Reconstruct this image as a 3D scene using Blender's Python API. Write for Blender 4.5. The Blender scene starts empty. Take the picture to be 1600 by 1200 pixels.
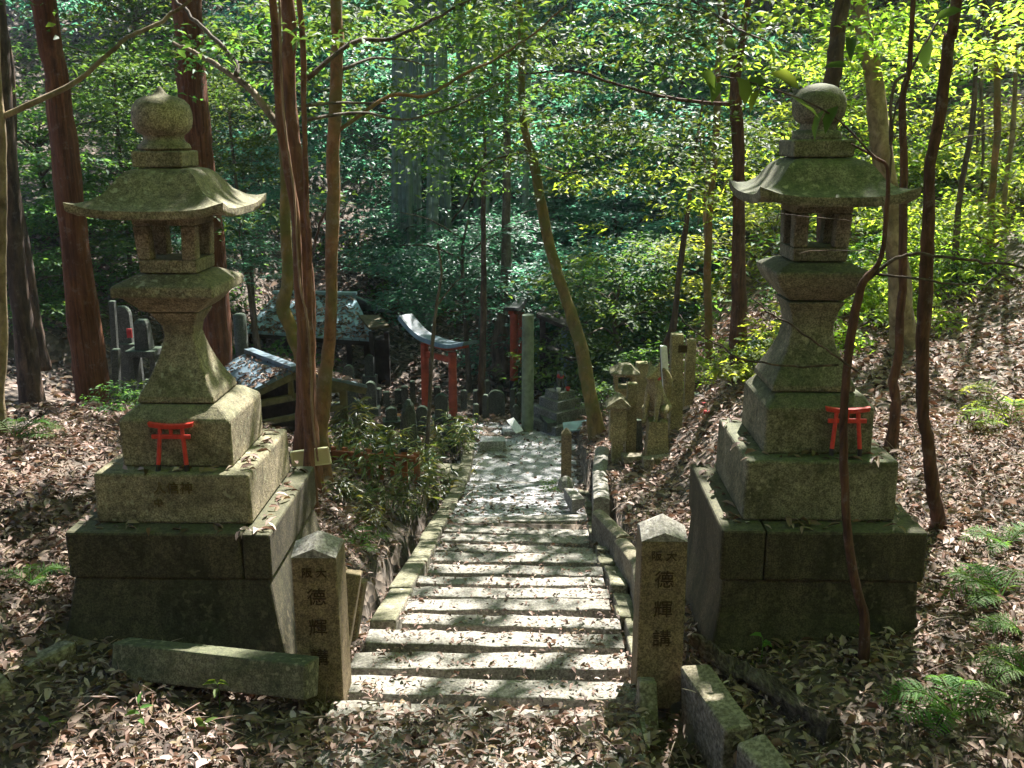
import bpy, bmesh, math, random
import numpy as np
from mathutils import Vector, Matrix, Euler
R_ = math.radians
rng = np.random.default_rng(7)
random.seed(7)
S = bpy.context.scene
COL = S.collection

# ------------------------------------------------------------------ camera
F_PX = 1500.0                      # focal length in pixels of a 1600 x 1200 frame
TH = math.atan(390 / F_PX)         # pitch below the horizon
PS = math.atan(35 / F_PX * math.cos(TH))
EYE = np.array([0, 0, 2.1])
AX = np.array([-math.sin(PS) * math.cos(TH), math.cos(PS) * math.cos(TH), -math.sin(TH)])
RT = np.array([math.cos(PS), math.sin(PS), 0.0])
UP = np.cross(RT, AX)
cam = bpy.data.cameras.new("camera"); camo = bpy.data.objects.new("camera", cam); COL.objects.link(camo)
camo.matrix_world = Matrix(((RT[0], UP[0], -AX[0], 0), (RT[1], UP[1], -AX[1], 0), (RT[2], UP[2], -AX[2], 2.1), (0, 0, 0, 1)))
cam.sensor_width = 36; cam.sensor_fit = 'HORIZONTAL'; cam.lens = 36 * F_PX / 1600
cam.clip_start = 0.05; cam.clip_end = 500
S.camera = camo

def at(px, py, Y):                 # a survey point of the place: sight line of a pixel at distance Y
    d = AX + (px - 800) / F_PX * RT - (py - 600) / F_PX * UP
    return EYE + d * (Y / d[1])

# ------------------------------------------------------------------ light
SUN_AZ, SUN_EL = R_(20), R_(52)    # azimuth from +Y towards +X
SD = np.array([math.sin(SUN_AZ) * math.cos(SUN_EL), math.cos(SUN_AZ) * math.cos(SUN_EL), math.sin(SUN_EL)])
W = bpy.data.worlds.new("World"); S.world = W; W.use_nodes = True
nt = W.node_tree; nt.nodes.clear()
sky = nt.nodes.new('ShaderNodeTexSky'); sky.sky_type = 'NISHITA'; sky.sun_disc = False
sky.sun_elevation = SUN_EL; sky.sun_rotation = SUN_AZ
bg = nt.nodes.new('ShaderNodeBackground'); bg.inputs[1].default_value = 0.085
wo = nt.nodes.new('ShaderNodeOutputWorld')
nt.links.new(sky.outputs[0], bg.inputs[0]); nt.links.new(bg.outputs[0], wo.inputs[0])
sl = bpy.data.lights.new("sun", 'SUN'); sl.energy = 5.0; sl.angle = R_(0.53); sl.color = (1, .96, .92)
so = bpy.data.objects.new("sun", sl); COL.objects.link(so)
so.rotation_euler = Vector(SD).to_track_quat('Z', 'Y').to_euler()
so.location = (6, 16, 20)
S.view_settings.view_transform = 'Standard'; S.view_settings.look = 'None'
S.view_settings.gamma = 1; S.view_settings.exposure = 2.4
S.render.engine = 'CYCLES'
S.cycles.use_denoising = True
S.cycles.max_bounces = 8; S.cycles.diffuse_bounces = 4; S.cycles.glossy_bounces = 2
S.cycles.transmission_bounces = 4; S.cycles.transparent_max_bounces = 4
S.cycles.sample_clamp_indirect = 6

# ------------------------------------------------------------------ scene helpers
def tag(o, label=None, cat=None, group=None, kind=None):
    if label: o['label'] = label
    if cat: o['category'] = cat
    if group: o['group'] = group
    if kind: o['kind'] = kind
    return o
def thing(name, label, cat, loc=(0, 0, 0), rz=0, group=None):
    o = bpy.data.objects.new(name, None); COL.objects.link(o)
    o.location = tuple(float(v) for v in loc); o.rotation_euler = (0, 0, rz); o.empty_display_size = .1
    return tag(o, label, cat, group)
def root_of(o):
    while o.parent: o = o.parent
    return o
def dup(o, loc, rz=0, label=None, scale=1.0):
    r = o.copy(); COL.objects.link(r); r.location = tuple(float(v) for v in loc); r.rotation_euler = (0, 0, rz)
    r.scale = (scale,) * 3
    if label: r['label'] = label
    def rec(src, dst):
        for ch in list(src.children):
            c = ch.copy(); COL.objects.link(c); c.parent = dst; rec(ch, c)
    rec(o, r)
    return r

class MB:
    """collects polygons, links them as one mesh object"""
    def __init__(s): s.v = []; s.f = []; s.n = 0
    def add(s, v, f):
        v = np.asarray(v, float); s.v.append(v); s.f += [[i + s.n for i in q] for q in f]; s.n += len(v)
        return s
    def rings(s, rings, caps=True, closed=True):
        k = len(rings[0]); v = np.concatenate([np.asarray(r, float) for r in rings]); f = []
        for a in range(len(rings) - 1):
            for i in range(k if closed else k - 1):
                j = (i + 1) % k
                f.append([a * k + i, a * k + j, (a + 1) * k + j, (a + 1) * k + i])
        if caps and closed:
            f.append(list(range(k))[::-1]); m = (len(rings) - 1) * k; f.append([m + i for i in range(k)])
        return s.add(v, f)
    def loft(s, prof, cx=0, cy=0, asp=1.0):           # square rings (half width, z)
        rr = []
        for p in prof:
            w, z = p[0], p[1]; ox = p[2] if len(p) > 2 else 0; d = w * asp
            rr.append([(cx - w + ox, cy - d, z), (cx + w + ox, cy - d, z), (cx + w + ox, cy + d, z), (cx - w + ox, cy + d, z)])
        return s.rings(rr)
    def box(s, x0, x1, y0, y1, z0, z1, j=0.0):
        v = np.array([(x0, y0, z0), (x1, y0, z0), (x1, y1, z0), (x0, y1, z0), (x0, y0, z1), (x1, y0, z1), (x1, y1, z1), (x0, y1, z1)], float)
        if j: v += rng.normal(0, j, v.shape)
        return s.add(v, [[3, 2, 1, 0], [4, 5, 6, 7], [0, 1, 5, 4], [1, 2, 6, 5], [2, 3, 7, 6], [3, 0, 4, 7]])
    def bar(s, a, b, w, h, up=(0, 0, 1)):             # a box between two points
        a = np.asarray(a, float); b = np.asarray(b, float); d = b - a; d /= np.linalg.norm(d)
        r = np.cross(d, up); r /= np.linalg.norm(r); u = np.cross(r, d)
        q = lambda p: [p - r * w / 2 - u * h / 2, p + r * w / 2 - u * h / 2, p + r * w / 2 + u * h / 2, p - r * w / 2 + u * h / 2]
        return s.rings([q(a), q(b)])
    def tube(s, pts, rad, k=10, wob=0.0, ph=0):
        pts = np.asarray(pts, float); n = len(pts)
        rad = np.full(n, rad) if np.isscalar(rad) else np.asarray(rad, float)
        t = np.gradient(pts, axis=0); t /= np.linalg.norm(t, axis=1)[:, None] + 1e-9
        ref = np.array([1., 0, 0]) if abs(t[0][0]) < .8 else np.array([0, 1., 0])
        rr = []
        for i in range(n):
            a = np.cross(t[i], ref); a /= np.linalg.norm(a); b = np.cross(t[i], a); ref = np.cross(a, t[i])
            an = np.linspace(0, 2 * np.pi, k, endpoint=False) + ph
            r = rad[i] * (1 + wob * np.sin(an * 3 + i * .35 + ph) + wob * .6 * np.sin(an * 2 - i * .2) + (rng.normal(0, wob * .35, k) if wob else 0))
            rr.append(pts[i] + np.cos(an)[:, None] * r[:, None] * a + np.sin(an)[:, None] * r[:, None] * b)
        return s.rings(rr)
    def lathe(s, prof, cx=0, cy=0, k=24, rz=0):
        an = np.linspace(0, 2 * np.pi, k, endpoint=False) + rz
        return s.rings([[(cx + r * math.cos(a), cy + r * math.sin(a), z) for a in an] for r, z in prof])
    def shift(s, rot=None, loc=(0, 0, 0)):
        s.v = [(np.asarray(v) @ np.array(rot.to_3x3()).T if rot else v) + np.asarray(loc) for v in s.v]; return s
    def build(s, name, mat, parent=None, world=True, smooth=False, bevel=0, seg=2):
        v = np.concatenate(s.v)
        if parent is not None and world: v = v - np.array(root_of(parent).location)
        me = bpy.data.meshes.new(name); me.from_pydata(v.tolist(), [], s.f); me.update()
        me.materials.append(mat)
        o = bpy.data.objects.new(name, me); COL.objects.link(o)
        if parent is not None: o.parent = parent
        if smooth: me.shade_smooth()
        if bevel:
            m = o.modifiers.new("bevel", 'BEVEL'); m.width = bevel; m.segments = seg; m.limit_method = 'ANGLE'; m.angle_limit = R_(25)
        return o

def raw_mesh(name, v, quads, mat, parent=None, world=True, smooth=False):
    v = np.asarray(v, np.float32)
    if parent is not None and world: v = v - np.array(root_of(parent).location, np.float32)
    q = np.asarray(quads, np.int32); k = q.shape[1]
    me = bpy.data.meshes.new(name)
    me.vertices.add(len(v)); me.vertices.foreach_set("co", v.ravel())
    me.loops.add(q.size); me.loops.foreach_set("vertex_index", q.ravel())
    me.polygons.add(len(q)); me.polygons.foreach_set("loop_start", np.arange(0, q.size, k, dtype=np.int32))
    try: me.polygons.foreach_set("loop_total", np.full(len(q), k, np.int32))
    except Exception: pass
    me.update(calc_edges=True); me.validate()
    if smooth: me.shade_smooth()
    me.materials.append(mat)
    o = bpy.data.objects.new(name, me); COL.objects.link(o)
    if parent is not None: o.parent = parent
    return o

def unit(a): return a / (np.linalg.norm(a, axis=-1, keepdims=True) + 1e-9)
def leaf_geo(p, nrm, d, L, Wd, bend=0.15):
    """leaves as two quads folded along the midrib with a pointed tip; p base points"""
    n = len(p); nrm = unit(nrm); d = unit(d - nrm * np.sum(d * nrm, 1, keepdims=True)); s = np.cross(nrm, d)
    L = L[:, None]; Wd = Wd[:, None]
    lift = nrm * Wd * .22
    b = p; m = p + d * L * .5 - nrm * L * bend * .15
    l = p + d * L * .45 - s * Wd * .5 + lift; r = p + d * L * .45 + s * Wd * .5 + lift
    t = p + d * L - nrm * L * bend
    v = np.stack([b, l, t, r, m], 1).reshape(-1, 3)
    i = np.arange(n)[:, None] * 5
    f = np.concatenate([i + np.array([[0, 4, 1, 1]])[:, :3], i + np.array([[1, 4, 2]]), i + np.array([[0, 3, 4]]), i + np.array([[3, 2, 4]])])
    return v, f

def leaf_geo2(p, nrm, d, L, Wd, bend=0.15):
    """rounder curled leaf, eight triangles"""
    n = len(p); nrm = unit(np.asarray(nrm, float)); d = unit(d - nrm * np.sum(d * nrm, 1, keepdims=True)); s = np.cross(nrm, d)
    g = np.random.default_rng(n); cu = g.normal(0, 1, (n, 1)) * .18; tw = g.normal(0, 1, (n, 1)) * .16
    L = L[:, None]; Wd = Wd[:, None]; lift = nrm * Wd * (.18 + np.abs(cu))
    c1 = p + d * L * .3 - nrm * L * bend * .1; c2 = p + d * L * .68 - nrm * L * bend * .45 + s * Wd * cu
    t = p + d * L - nrm * L * bend * 1.1 + s * Wd * cu * 2
    l1 = c1 - s * Wd * .42 + lift; r1 = c1 + s * Wd * .42 + lift + nrm * Wd * tw
    l2 = c2 - s * Wd * .36 + lift - nrm * Wd * tw; r2 = c2 + s * Wd * .36 + lift + nrm * Wd * tw
    v = np.stack([p, l1, r1, l2, r2, t, c1, c2], 1).reshape(-1, 3); i = np.arange(n)[:, None] * 8
    f = np.concatenate([i + np.array([q]) for q in ((0, 6, 1), (1, 6, 7), (1, 7, 3), (3, 7, 5), (0, 2, 6), (2, 7, 6), (2, 4, 7), (4, 5, 7))])
    return v, f

def sprays(centers, r, n, L, flat=.25, seed=0, tilt=.45):
    """flattened fans of leaves round each centre (radius r, n leaves each)"""
    g = np.random.default_rng(seed); C = np.repeat(np.asarray(centers, float), n, 0); N = len(C)
    rr = np.repeat(np.broadcast_to(np.asarray(r, float), (len(centers),)), n)
    a = g.uniform(0, 2 * np.pi, N); q = np.sqrt(g.uniform(0, 1, N))
    ti = np.repeat(g.normal(0, .22, (len(centers), 2)), n, 0)
    dx = np.cos(a) * q * rr; dy = np.sin(a) * q * rr
    P = C + np.stack([dx, dy, ti[:, 0] * dx + ti[:, 1] * dy - .25 * q * q * rr + g.normal(0, flat * .35, N) * rr], 1)
    d = np.stack([np.cos(a), np.sin(a), g.normal(-.25, .3, N)], 1) + g.normal(0, .6, (N, 3)) * np.array([1, 1, .4])
    nr = np.stack([g.normal(0, tilt, N), g.normal(0, tilt, N), np.ones(N)], 1)
    LL = L * g.uniform(.65, 1.25, N)
    return leaf_geo(P, nr, d, LL, LL * g.uniform(.36, .5, N))

def smooth_path(pts, n=6):
    P = np.asarray(pts, float)
    if len(P) < 3:
        return np.array([P[0] + (P[-1] - P[0]) * t for t in np.linspace(0, 1, n * 2 + 1)])
    Q = np.vstack([2 * P[0] - P[1], P, 2 * P[-1] - P[-2]]); out = []
    for i in range(1, len(Q) - 2):
        for t in np.linspace(0, 1, n, endpoint=False):
            a, b, c, d = Q[i - 1], Q[i], Q[i + 1], Q[i + 2]
            out.append(.5 * (2 * b + (c - a) * t + (2 * a - 5 * b + 4 * c - d) * t * t + (3 * b - a - 3 * c + d) * t ** 3))
    out.append(Q[-2]); return np.array(out)

def vnoise(x, y, sc, seed=0):
    x = np.asarray(x) / sc; y = np.asarray(y) / sc
    xi = np.floor(x).astype(int); yi = np.floor(y).astype(int); fx = x - xi; fy = y - yi
    fx = fx * fx * (3 - 2 * fx); fy = fy * fy * (3 - 2 * fy)
    h = lambda a, b: (np.abs(np.sin(a * 127.1 + b * 311.7 + seed * 74.7) * 43758.5453) % 1.0)
    return (h(xi, yi) * (1 - fx) + h(xi + 1, yi) * fx) * (1 - fy) + (h(xi, yi + 1) * (1 - fx) + h(xi + 1, yi + 1) * fx) * fy

# ------------------------------------------------------------------ materials
def mat(name):
    m = bpy.data.materials.new(name); m.use_nodes = True; t = m.node_tree; t.nodes.clear()
    o = t.nodes.new('ShaderNodeOutputMaterial'); b = t.nodes.new('ShaderNodeBsdfPrincipled')
    t.links.new(b.outputs[0], o.inputs[0]); return m, t, b, o
def nd(t, typ, **kw):
    n = t.nodes.new(typ)
    for k, v in kw.items():
        if k.startswith('i_'):
            key = k[2:]; n.inputs[int(key) if key.isdigit() else key].default_value = v
        else: setattr(n, k, v)
    return n
def ramp(t, fac, stops):
    r = t.nodes.new('ShaderNodeValToRGB'); e = r.color_ramp.elements
    while len(e) < len(stops): e.new(.5)
    for q, (p, c) in zip(e, stops): q.position = p; q.color = (*c, 1) if len(c) == 3 else c
    t.links.new(fac, r.inputs[0]); return r
def mixc(t, fac, a, b, mode='MIX'):
    m = t.nodes.new('ShaderNodeMix'); m.data_type = 'RGBA'; m.blend_type = mode
    for s, v in ((0, fac), (6, a), (7, b)):
        if hasattr(v, 'links') or hasattr(v, 'is_linked'): t.links.new(v, m.inputs[s])
        else: m.inputs[s].default_value = (*v, 1) if isinstance(v, tuple) and len(v) == 3 else v
    return m.outputs[2]
def math_(t, op, a, b=None):
    m = t.nodes.new('ShaderNodeMath'); m.operation = op
    for i, v in enumerate((a, b)):
        if v is None: continue
        if hasattr(v, 'is_linked'): t.links.new(v, m.inputs[i])
        else: m.inputs[i].default_value = v
    return m.outputs[0]

def stone_mat(name, light, dark, stain=(.03, .027, .015), stain_amt=.6, moss=(.05, .062, .016), moss_amt=.6, speck=150, bump=.35, streak=False):
    m, t, b, o = mat(name); tc = nd(t, 'ShaderNodeTexCoord'); ge = nd(t, 'ShaderNodeNewGeometry')
    P = tc.outputs['Object']
    n1 = nd(t, 'ShaderNodeTexNoise', i_Scale=speck, i_Detail=2.0, i_Roughness=.7); t.links.new(P, n1.inputs['Vector'])
    c = ramp(t, n1.outputs[0], [(.3, tuple(x * .55 for x in dark)), (.45, dark), (.56, light), (.72, tuple(min(1, x * 1.25) for x in light))]).outputs[0]
    mp = nd(t, 'ShaderNodeMapping'); mp.inputs['Scale'].default_value = (1, 1, .35 if streak else 1); t.links.new(P, mp.inputs[0])
    n2 = nd(t, 'ShaderNodeTexNoise', i_Scale=6.0, i_Detail=8.0, i_Roughness=.68, i_Distortion=.4); t.links.new(mp.outputs[0], n2.inputs['Vector'])
    k = ramp(t, n2.outputs[0], [(.36, (0, 0, 0)), (.62, (1, 1, 1))]).outputs[0]
    c = mixc(t, math_(t, 'MULTIPLY', k, stain_amt), c, stain)
    sx = nd(t, 'ShaderNodeSeparateXYZ'); t.links.new(ge.outputs['Normal'], sx.inputs[0])
    n3 = nd(t, 'ShaderNodeTexNoise', i_Scale=9.0, i_Detail=7.0, i_Roughness=.7); t.links.new(P, n3.inputs['Vector'])
    upn = math_(t, 'MULTIPLY', math_(t, 'ADD', sx.outputs[2], .45), .8)
    mk = ramp(t, math_(t, 'MULTIPLY', n3.outputs[0], math_(t, 'MAXIMUM', upn, .12)), [(.22, (0, 0, 0)), (.5, (1, 1, 1))]).outputs[0]
    mc = mixc(t, n1.outputs[0], tuple(x * .5 for x in moss), tuple(x * 1.7 for x in moss))
    n5 = nd(t, 'ShaderNodeTexNoise', i_Scale=42.0, i_Detail=5.0, i_Roughness=.75); t.links.new(P, n5.inputs['Vector'])
    c = mixc(t, math_(t, 'MULTIPLY', mk, moss_amt), c, mc)
    c = mixc(t, 1.0, c, ramp(t, n5.outputs[0], [(.3, (.42, .42, .42)), (.5, (.95, .95, .95)), (.7, (1.35, 1.35, 1.3))]).outputs[0], 'MULTIPLY')
    # pale lichen spots
    vo = nd(t, 'ShaderNodeTexNoise', i_Scale=34.0, i_Detail=3.0); t.links.new(P, vo.inputs['Vector'])
    n4 = nd(t, 'ShaderNodeTexNoise', i_Scale=3.0, i_Detail=4.0); t.links.new(P, n4.inputs['Vector'])
    lk = math_(t, 'MULTIPLY', ramp(t, vo.outputs[0], [(.58, (0, 0, 0)), (.66, (1, 1, 1))]).outputs[0], ramp(t, n4.outputs[0], [(.5, (0, 0, 0)), (.62, (.45, .45, .45))]).outputs[0])
    c = mixc(t, lk, c, tuple(min(.45, x * 1.5) for x in light))
    t.links.new(c, b.inputs['Base Color']); b.inputs['Roughness'].default_value = .85
    b.inputs['Specular IOR Level'].default_value = .3
    h = math_(t, 'ADD', math_(t, 'MULTIPLY', n1.outputs[0], .35), n2.outputs[0])
    bp = nd(t, 'ShaderNodeBump', i_Strength=bump, i_Distance=.012); t.links.new(h, bp.inputs['Height']); t.links.new(bp.outputs[0], b.inputs['Normal'])
    return m
def bark_mat(name, a, bcol, scale=(26, 26, 2.2), bump=.6, moss=None, spots=None):
    m, t, b, o = mat(name); tc = nd(t, 'ShaderNodeTexCoord'); mp = nd(t, 'ShaderNodeMapping'); mp.inputs['Scale'].default_value = scale
    t.links.new(tc.outputs['Object'], mp.inputs[0])
    n = nd(t, 'ShaderNodeTexNoise', i_Scale=1.0, i_Detail=7.0, i_Roughness=.68, i_Distortion=.5); t.links.new(mp.outputs[0], n.inputs['Vector'])
    c = ramp(t, n.outputs[0], [(.3, tuple(x * .3 for x in a)), (.45, a), (.62, bcol), (.8, tuple(x * 1.5 for x in bcol))]).outputs[0]
    n2 = nd(t, 'ShaderNodeTexNoise', i_Scale=2.5, i_Detail=4.0); t.links.new(tc.outputs['Object'], n2.inputs['Vector'])
    c = mixc(t, ramp(t, n2.outputs[0], [(.42, (0, 0, 0)), (.65, (.6, .6, .6))]).outputs[0], c, tuple(x * .45 for x in a))
    if moss:
        n3 = nd(t, 'ShaderNodeTexNoise', i_Scale=5.0, i_Detail=5.0); t.links.new(tc.outputs['Object'], n3.inputs['Vector'])
        c = mixc(t, ramp(t, n3.outputs[0], [(.42, (0, 0, 0)), (.6, (.85, .85, .85))]).outputs[0], c, moss)
    n6 = nd(t, 'ShaderNodeTexNoise', i_Scale=11.0, i_Detail=7.0, i_Roughness=.75); t.links.new(tc.outputs['Object'], n6.inputs['Vector'])
    c = mixc(t, ramp(t, n6.outputs[0], [(.56, (0, 0, 0)), (.64, (.55, .55, .55))]).outputs[0], c, tuple(.5 * x + .1 for x in bcol))
    c = mixc(t, ramp(t, n6.outputs[0], [(.33, (.6, .6, .6)), (.42, (0, 0, 0))]).outputs[0], c, tuple(x * .3 for x in a))
    t.links.new(c, b.inputs['Base Color']); b.inputs['Roughness'].default_value = .85; b.inputs['Specular IOR Level'].default_value = .2
    bp = nd(t, 'ShaderNodeBump', i_Strength=min(1, bump * 1.4), i_Distance=.03); t.links.new(n.outputs[0], bp.inputs['Height']); t.links.new(bp.outputs[0], b.inputs['Normal'])
    return m
def leaf_mat(name, cols, trans=.45, tmul=2.2, rough=.6, spec=.22, tshift=(1.25, 1.1, .5)):
    m, t, b, o = mat(name); ge = nd(t, 'ShaderNodeNewGeometry'); oi = nd(t, 'ShaderNodeObjectInfo')
    k = len(cols); c = ramp(t, ge.outputs['Random Per Island'], [(i / max(1, k - 1), cc) for i, cc in enumerate(cols)]).outputs[0]
    hs = nd(t, 'ShaderNodeHueSaturation'); t.links.new(c, hs.inputs['Color'])
    t.links.new(math_(t, 'ADD', math_(t, 'MULTIPLY', oi.outputs['Random'], .05), .475), hs.inputs['Hue'])
    t.links.new(math_(t, 'ADD', math_(t, 'MULTIPLY', oi.outputs['Random'], .5), .75), hs.inputs['Value'])
    t.links.new(hs.outputs[0], b.inputs['Base Color']); b.inputs['Roughness'].default_value = rough
    b.inputs['Specular IOR Level'].default_value = spec
    tr = nd(t, 'ShaderNodeBsdfTranslucent')
    t.links.new(mixc(t, 1.0, hs.outputs[0], tuple(tmul * x for x in tshift), 'MULTIPLY'), tr.inputs[0])
    mx = nd(t, 'ShaderNodeMixShader'); mx.inputs[0].default_value = trans
    t.links.new(b.outputs[0], mx.inputs[1]); t.links.new(tr.outputs[0], mx.inputs[2]); t.links.new(mx.outputs[0], o.inputs[0])
    return m
def plain(name, c, rough=.6, var=.35, scale=30, bump=.1, metal=0, spec=.4):
    m, t, b, o = mat(name); tc = nd(t, 'ShaderNodeTexCoord')
    n = nd(t, 'ShaderNodeTexNoise', i_Scale=scale, i_Detail=6.0, i_Roughness=.65); t.links.new(tc.outputs['Object'], n.inputs['Vector'])
    cc = ramp(t, n.outputs[0], [(.3, tuple(x * (1 - var) for x in c)), (.7, tuple(min(1, x * (1 + var)) for x in c))]).outputs[0]
    t.links.new(cc, b.inputs['Base Color']); b.inputs['Roughness'].default_value = rough; b.inputs['Metallic'].default_value = metal
    b.inputs['Specular IOR Level'].default_value = spec
    bp = nd(t, 'ShaderNodeBump', i_Strength=bump, i_Distance=.01); t.links.new(n.outputs[0], bp.inputs['Height']); t.links.new(bp.outputs[0], b.inputs['Normal'])
    return m

M = {}
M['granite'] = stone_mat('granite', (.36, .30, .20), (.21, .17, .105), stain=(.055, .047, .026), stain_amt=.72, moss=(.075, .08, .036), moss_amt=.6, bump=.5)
M['granite_r'] = stone_mat('granite_mossy', (.25, .22, .15), (.145, .127, .08), stain=(.03, .032, .013), stain_amt=.7, moss=(.052, .06, .028), moss_amt=.8)
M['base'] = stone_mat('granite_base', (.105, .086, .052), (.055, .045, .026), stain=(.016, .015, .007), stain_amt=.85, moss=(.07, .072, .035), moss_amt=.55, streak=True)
M['pillar'] = stone_mat('pillar_stone', (.25, .185, .105), (.155, .112, .06), stain=(.045, .032, .017), stain_amt=.5, moss_amt=.25)
M['step'] = stone_mat('step_stone', (.34, .315, .29), (.21, .19, .17), stain=(.10, .09, .075), stain_amt=.6, moss=(.085, .088, .045), moss_amt=.32, speck=90)
M['curb'] = stone_mat('curb_stone', (.32, .29, .23), (.17, .15, .11), stain=(.06, .055, .035), stain_amt=.7, moss=(.075, .078, .028), moss_amt=.55, speck=90)
M['concrete'] = stone_mat('concrete', (.30, .25, .19), (.18, .145, .1), stain=(.06, .045, .028), stain_amt=.6, moss_amt=.35, speck=60)
M['grave'] = stone_mat('grave_stone', (.10, .105, .096), (.055, .058, .052), stain=(.022, .025, .02), stain_amt=.6, moss=(.035, .06, .03), moss_amt=.8, speck=90)
M['altar'] = stone_mat('altar_stone', (.24, .24, .235), (.13, .13, .128), stain=(.05, .052, .05), stain_amt=.6, moss_amt=.3, speck=90)
M['tan'] = stone_mat('tan_stone', (.40, .32, .18), (.23, .175, .09), stain=(.05, .05, .02), stain_amt=.55, moss=(.07, .08, .02), moss_amt=.6, speck=110)
M['pave'] = stone_mat('paving', (.46, .46, .47), (.3, .3, .31), stain=(.16, .15, .145), stain_amt=.5, moss_amt=.05, speck=60)
M['grit'] = stone_mat('path_grit', (.44, .44, .45), (.27, .27, .275), stain=(.13, .115, .10), stain_amt=.5, moss_amt=.08, speck=45, bump=.6)
M['carve_shade'] = plain('carved_shadow', (.045, .03, .015), .95, .3, 60, .05, spec=.1)  # strokes stand proud; shade of the cuts is put into the colour
M['faint'] = plain('worn_carving', (.10, .072, .03), .95, .4, 60, .05, spec=.1)
M['red'] = plain('vermilion_paint', (.48, .035, .02), .45, .3, 60, .08)
M['rust'] = plain('faded_orange_paint', (.26, .085, .035), .8, .5, 14, .3)
M['black'] = plain('black_paint', (.012, .011, .011), .5, .3, 40, .05)
M['oldred'] = plain('faded_vermilion', (.30, .055, .025), .7, .45, 9, .25)
M['copper'] = plain('sky_tinted_roof_sheet', (.25, .37, .42), .32, .45, 5, .2)  # sky reflection put into the colour as a paler, bluer sheet
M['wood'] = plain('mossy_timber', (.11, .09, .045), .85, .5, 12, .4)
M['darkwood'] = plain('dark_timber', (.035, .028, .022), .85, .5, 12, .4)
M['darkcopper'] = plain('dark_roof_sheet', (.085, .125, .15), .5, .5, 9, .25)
M['board'] = plain('cream_board', (.62, .58, .30), .7, .1, 6, .03)
M['frame'] = plain('cream_frame', (.72, .66, .42), .7, .1, 6, .03)
M['white'] = plain('white_stone', (.6, .6, .58), .8, .25, 30, .2)
M['cloth'] = plain('red_cloth', (.35, .03, .03), .9, .2, 30, .1)
M['greenpost'] = plain('algae_post', (.14, .17, .12), .85, .45, 9, .3)
M['cedar'] = bark_mat('cedar_bark', (.105, .04, .02), (.19, .078, .04), (34, 34, 1.6), .9)
M['smooth'] = bark_mat('orange_bark', (.17, .082, .036), (.26, .135, .062), (16, 16, 9), .35, moss=(.12, .095, .035))
M['smooth2'] = bark_mat('red_brown_bark', (.13, .058, .03), (.22, .105, .055), (30, 30, 5), .5)
M['backlit_red'] = bark_mat('backlit_red_bark', (.075, .036, .022), (.14, .065, .038), (34, 34, 6), .5)  # darkness of trunks seen against the light, put into the bark colour
M['mossy'] = bark_mat('mossy_bark', (.15, .105, .035), (.25, .17, .06), (12, 12, 4), .35, moss=(.10, .10, .025))
M['darkbark'] = bark_mat('dark_bark', (.06, .042, .032), (.13, .085, .06), (18, 18, 4), .5)
M['log'] = bark_mat('rotten_log', (.05, .036, .026), (.15, .115, .085), (60, 14, 40), 1.0)
M['pale'] = bark_mat('mottled_bark', (.17, .125, .075), (.34, .26, .16), (9, 9, 6), .5)
M['grey'] = bark_mat('grey_bark', (.085, .066, .048), (.16, .13, .095), (14, 14, 4), .4)
M['bamboo'] = plain('bamboo_culm', (.13, .17, .15), .45, .3, 6, .05)
M['vine'] = bark_mat('pale_vine', (.24, .15, .09), (.38, .26, .17), (30, 30, 4), .5)
M['evergreen'] = leaf_mat('evergreen_leaf', [(.02, .055, .016), (.035, .085, .026), (.055, .115, .032), (.08, .13, .03)], .45, 2.6)
M['teal'] = leaf_mat('sky_tinted_leaf', [(.02, .07, .048), (.035, .10, .068), (.05, .13, .085), (.075, .15, .085)], .5, 2.7, .46, .45, (.95, 1.1, .9))  # blue-green of the skylight put into the leaf colour
M['maple'] = leaf_mat('yellow_green_leaf', [(.05, .09, .016), (.085, .14, .022), (.12, .18, .03), (.16, .2, .04)], .58, 3.0)
M['canopy'] = leaf_mat('canopy_leaf', [(.03, .07, .02), (.05, .10, .026), (.08, .13, .03)], .27, 2.4)
M['sasa'] = leaf_mat('bamboo_grass_leaf', [(.03, .06, .018), (.06, .095, .025), (.11, .13, .035), (.16, .16, .06)], .35, 2.0, .4, .5)
M['fern'] = leaf_mat('fern_leaf', [(.04, .085, .018), (.06, .115, .022), (.085, .14, .03)], .4, 2.2, .6, .2)
M['dead'] = leaf_mat('dead_leaf', [(.036, .022, .015), (.075, .05, .034), (.155, .102, .072), (.28, .205, .165), (.13, .062, .032), (.46, .37, .325), (.15, .112, .05), (.2, .148, .115)], .12, 1.3, .7, .25, (1.1, .9, .7))
M['needle'] = leaf_mat('dry_twig_foliage', [(.02, .03, .018), (.035, .045, .03), (.06, .055, .045)], .25, 1.5, .6, .3)

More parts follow.
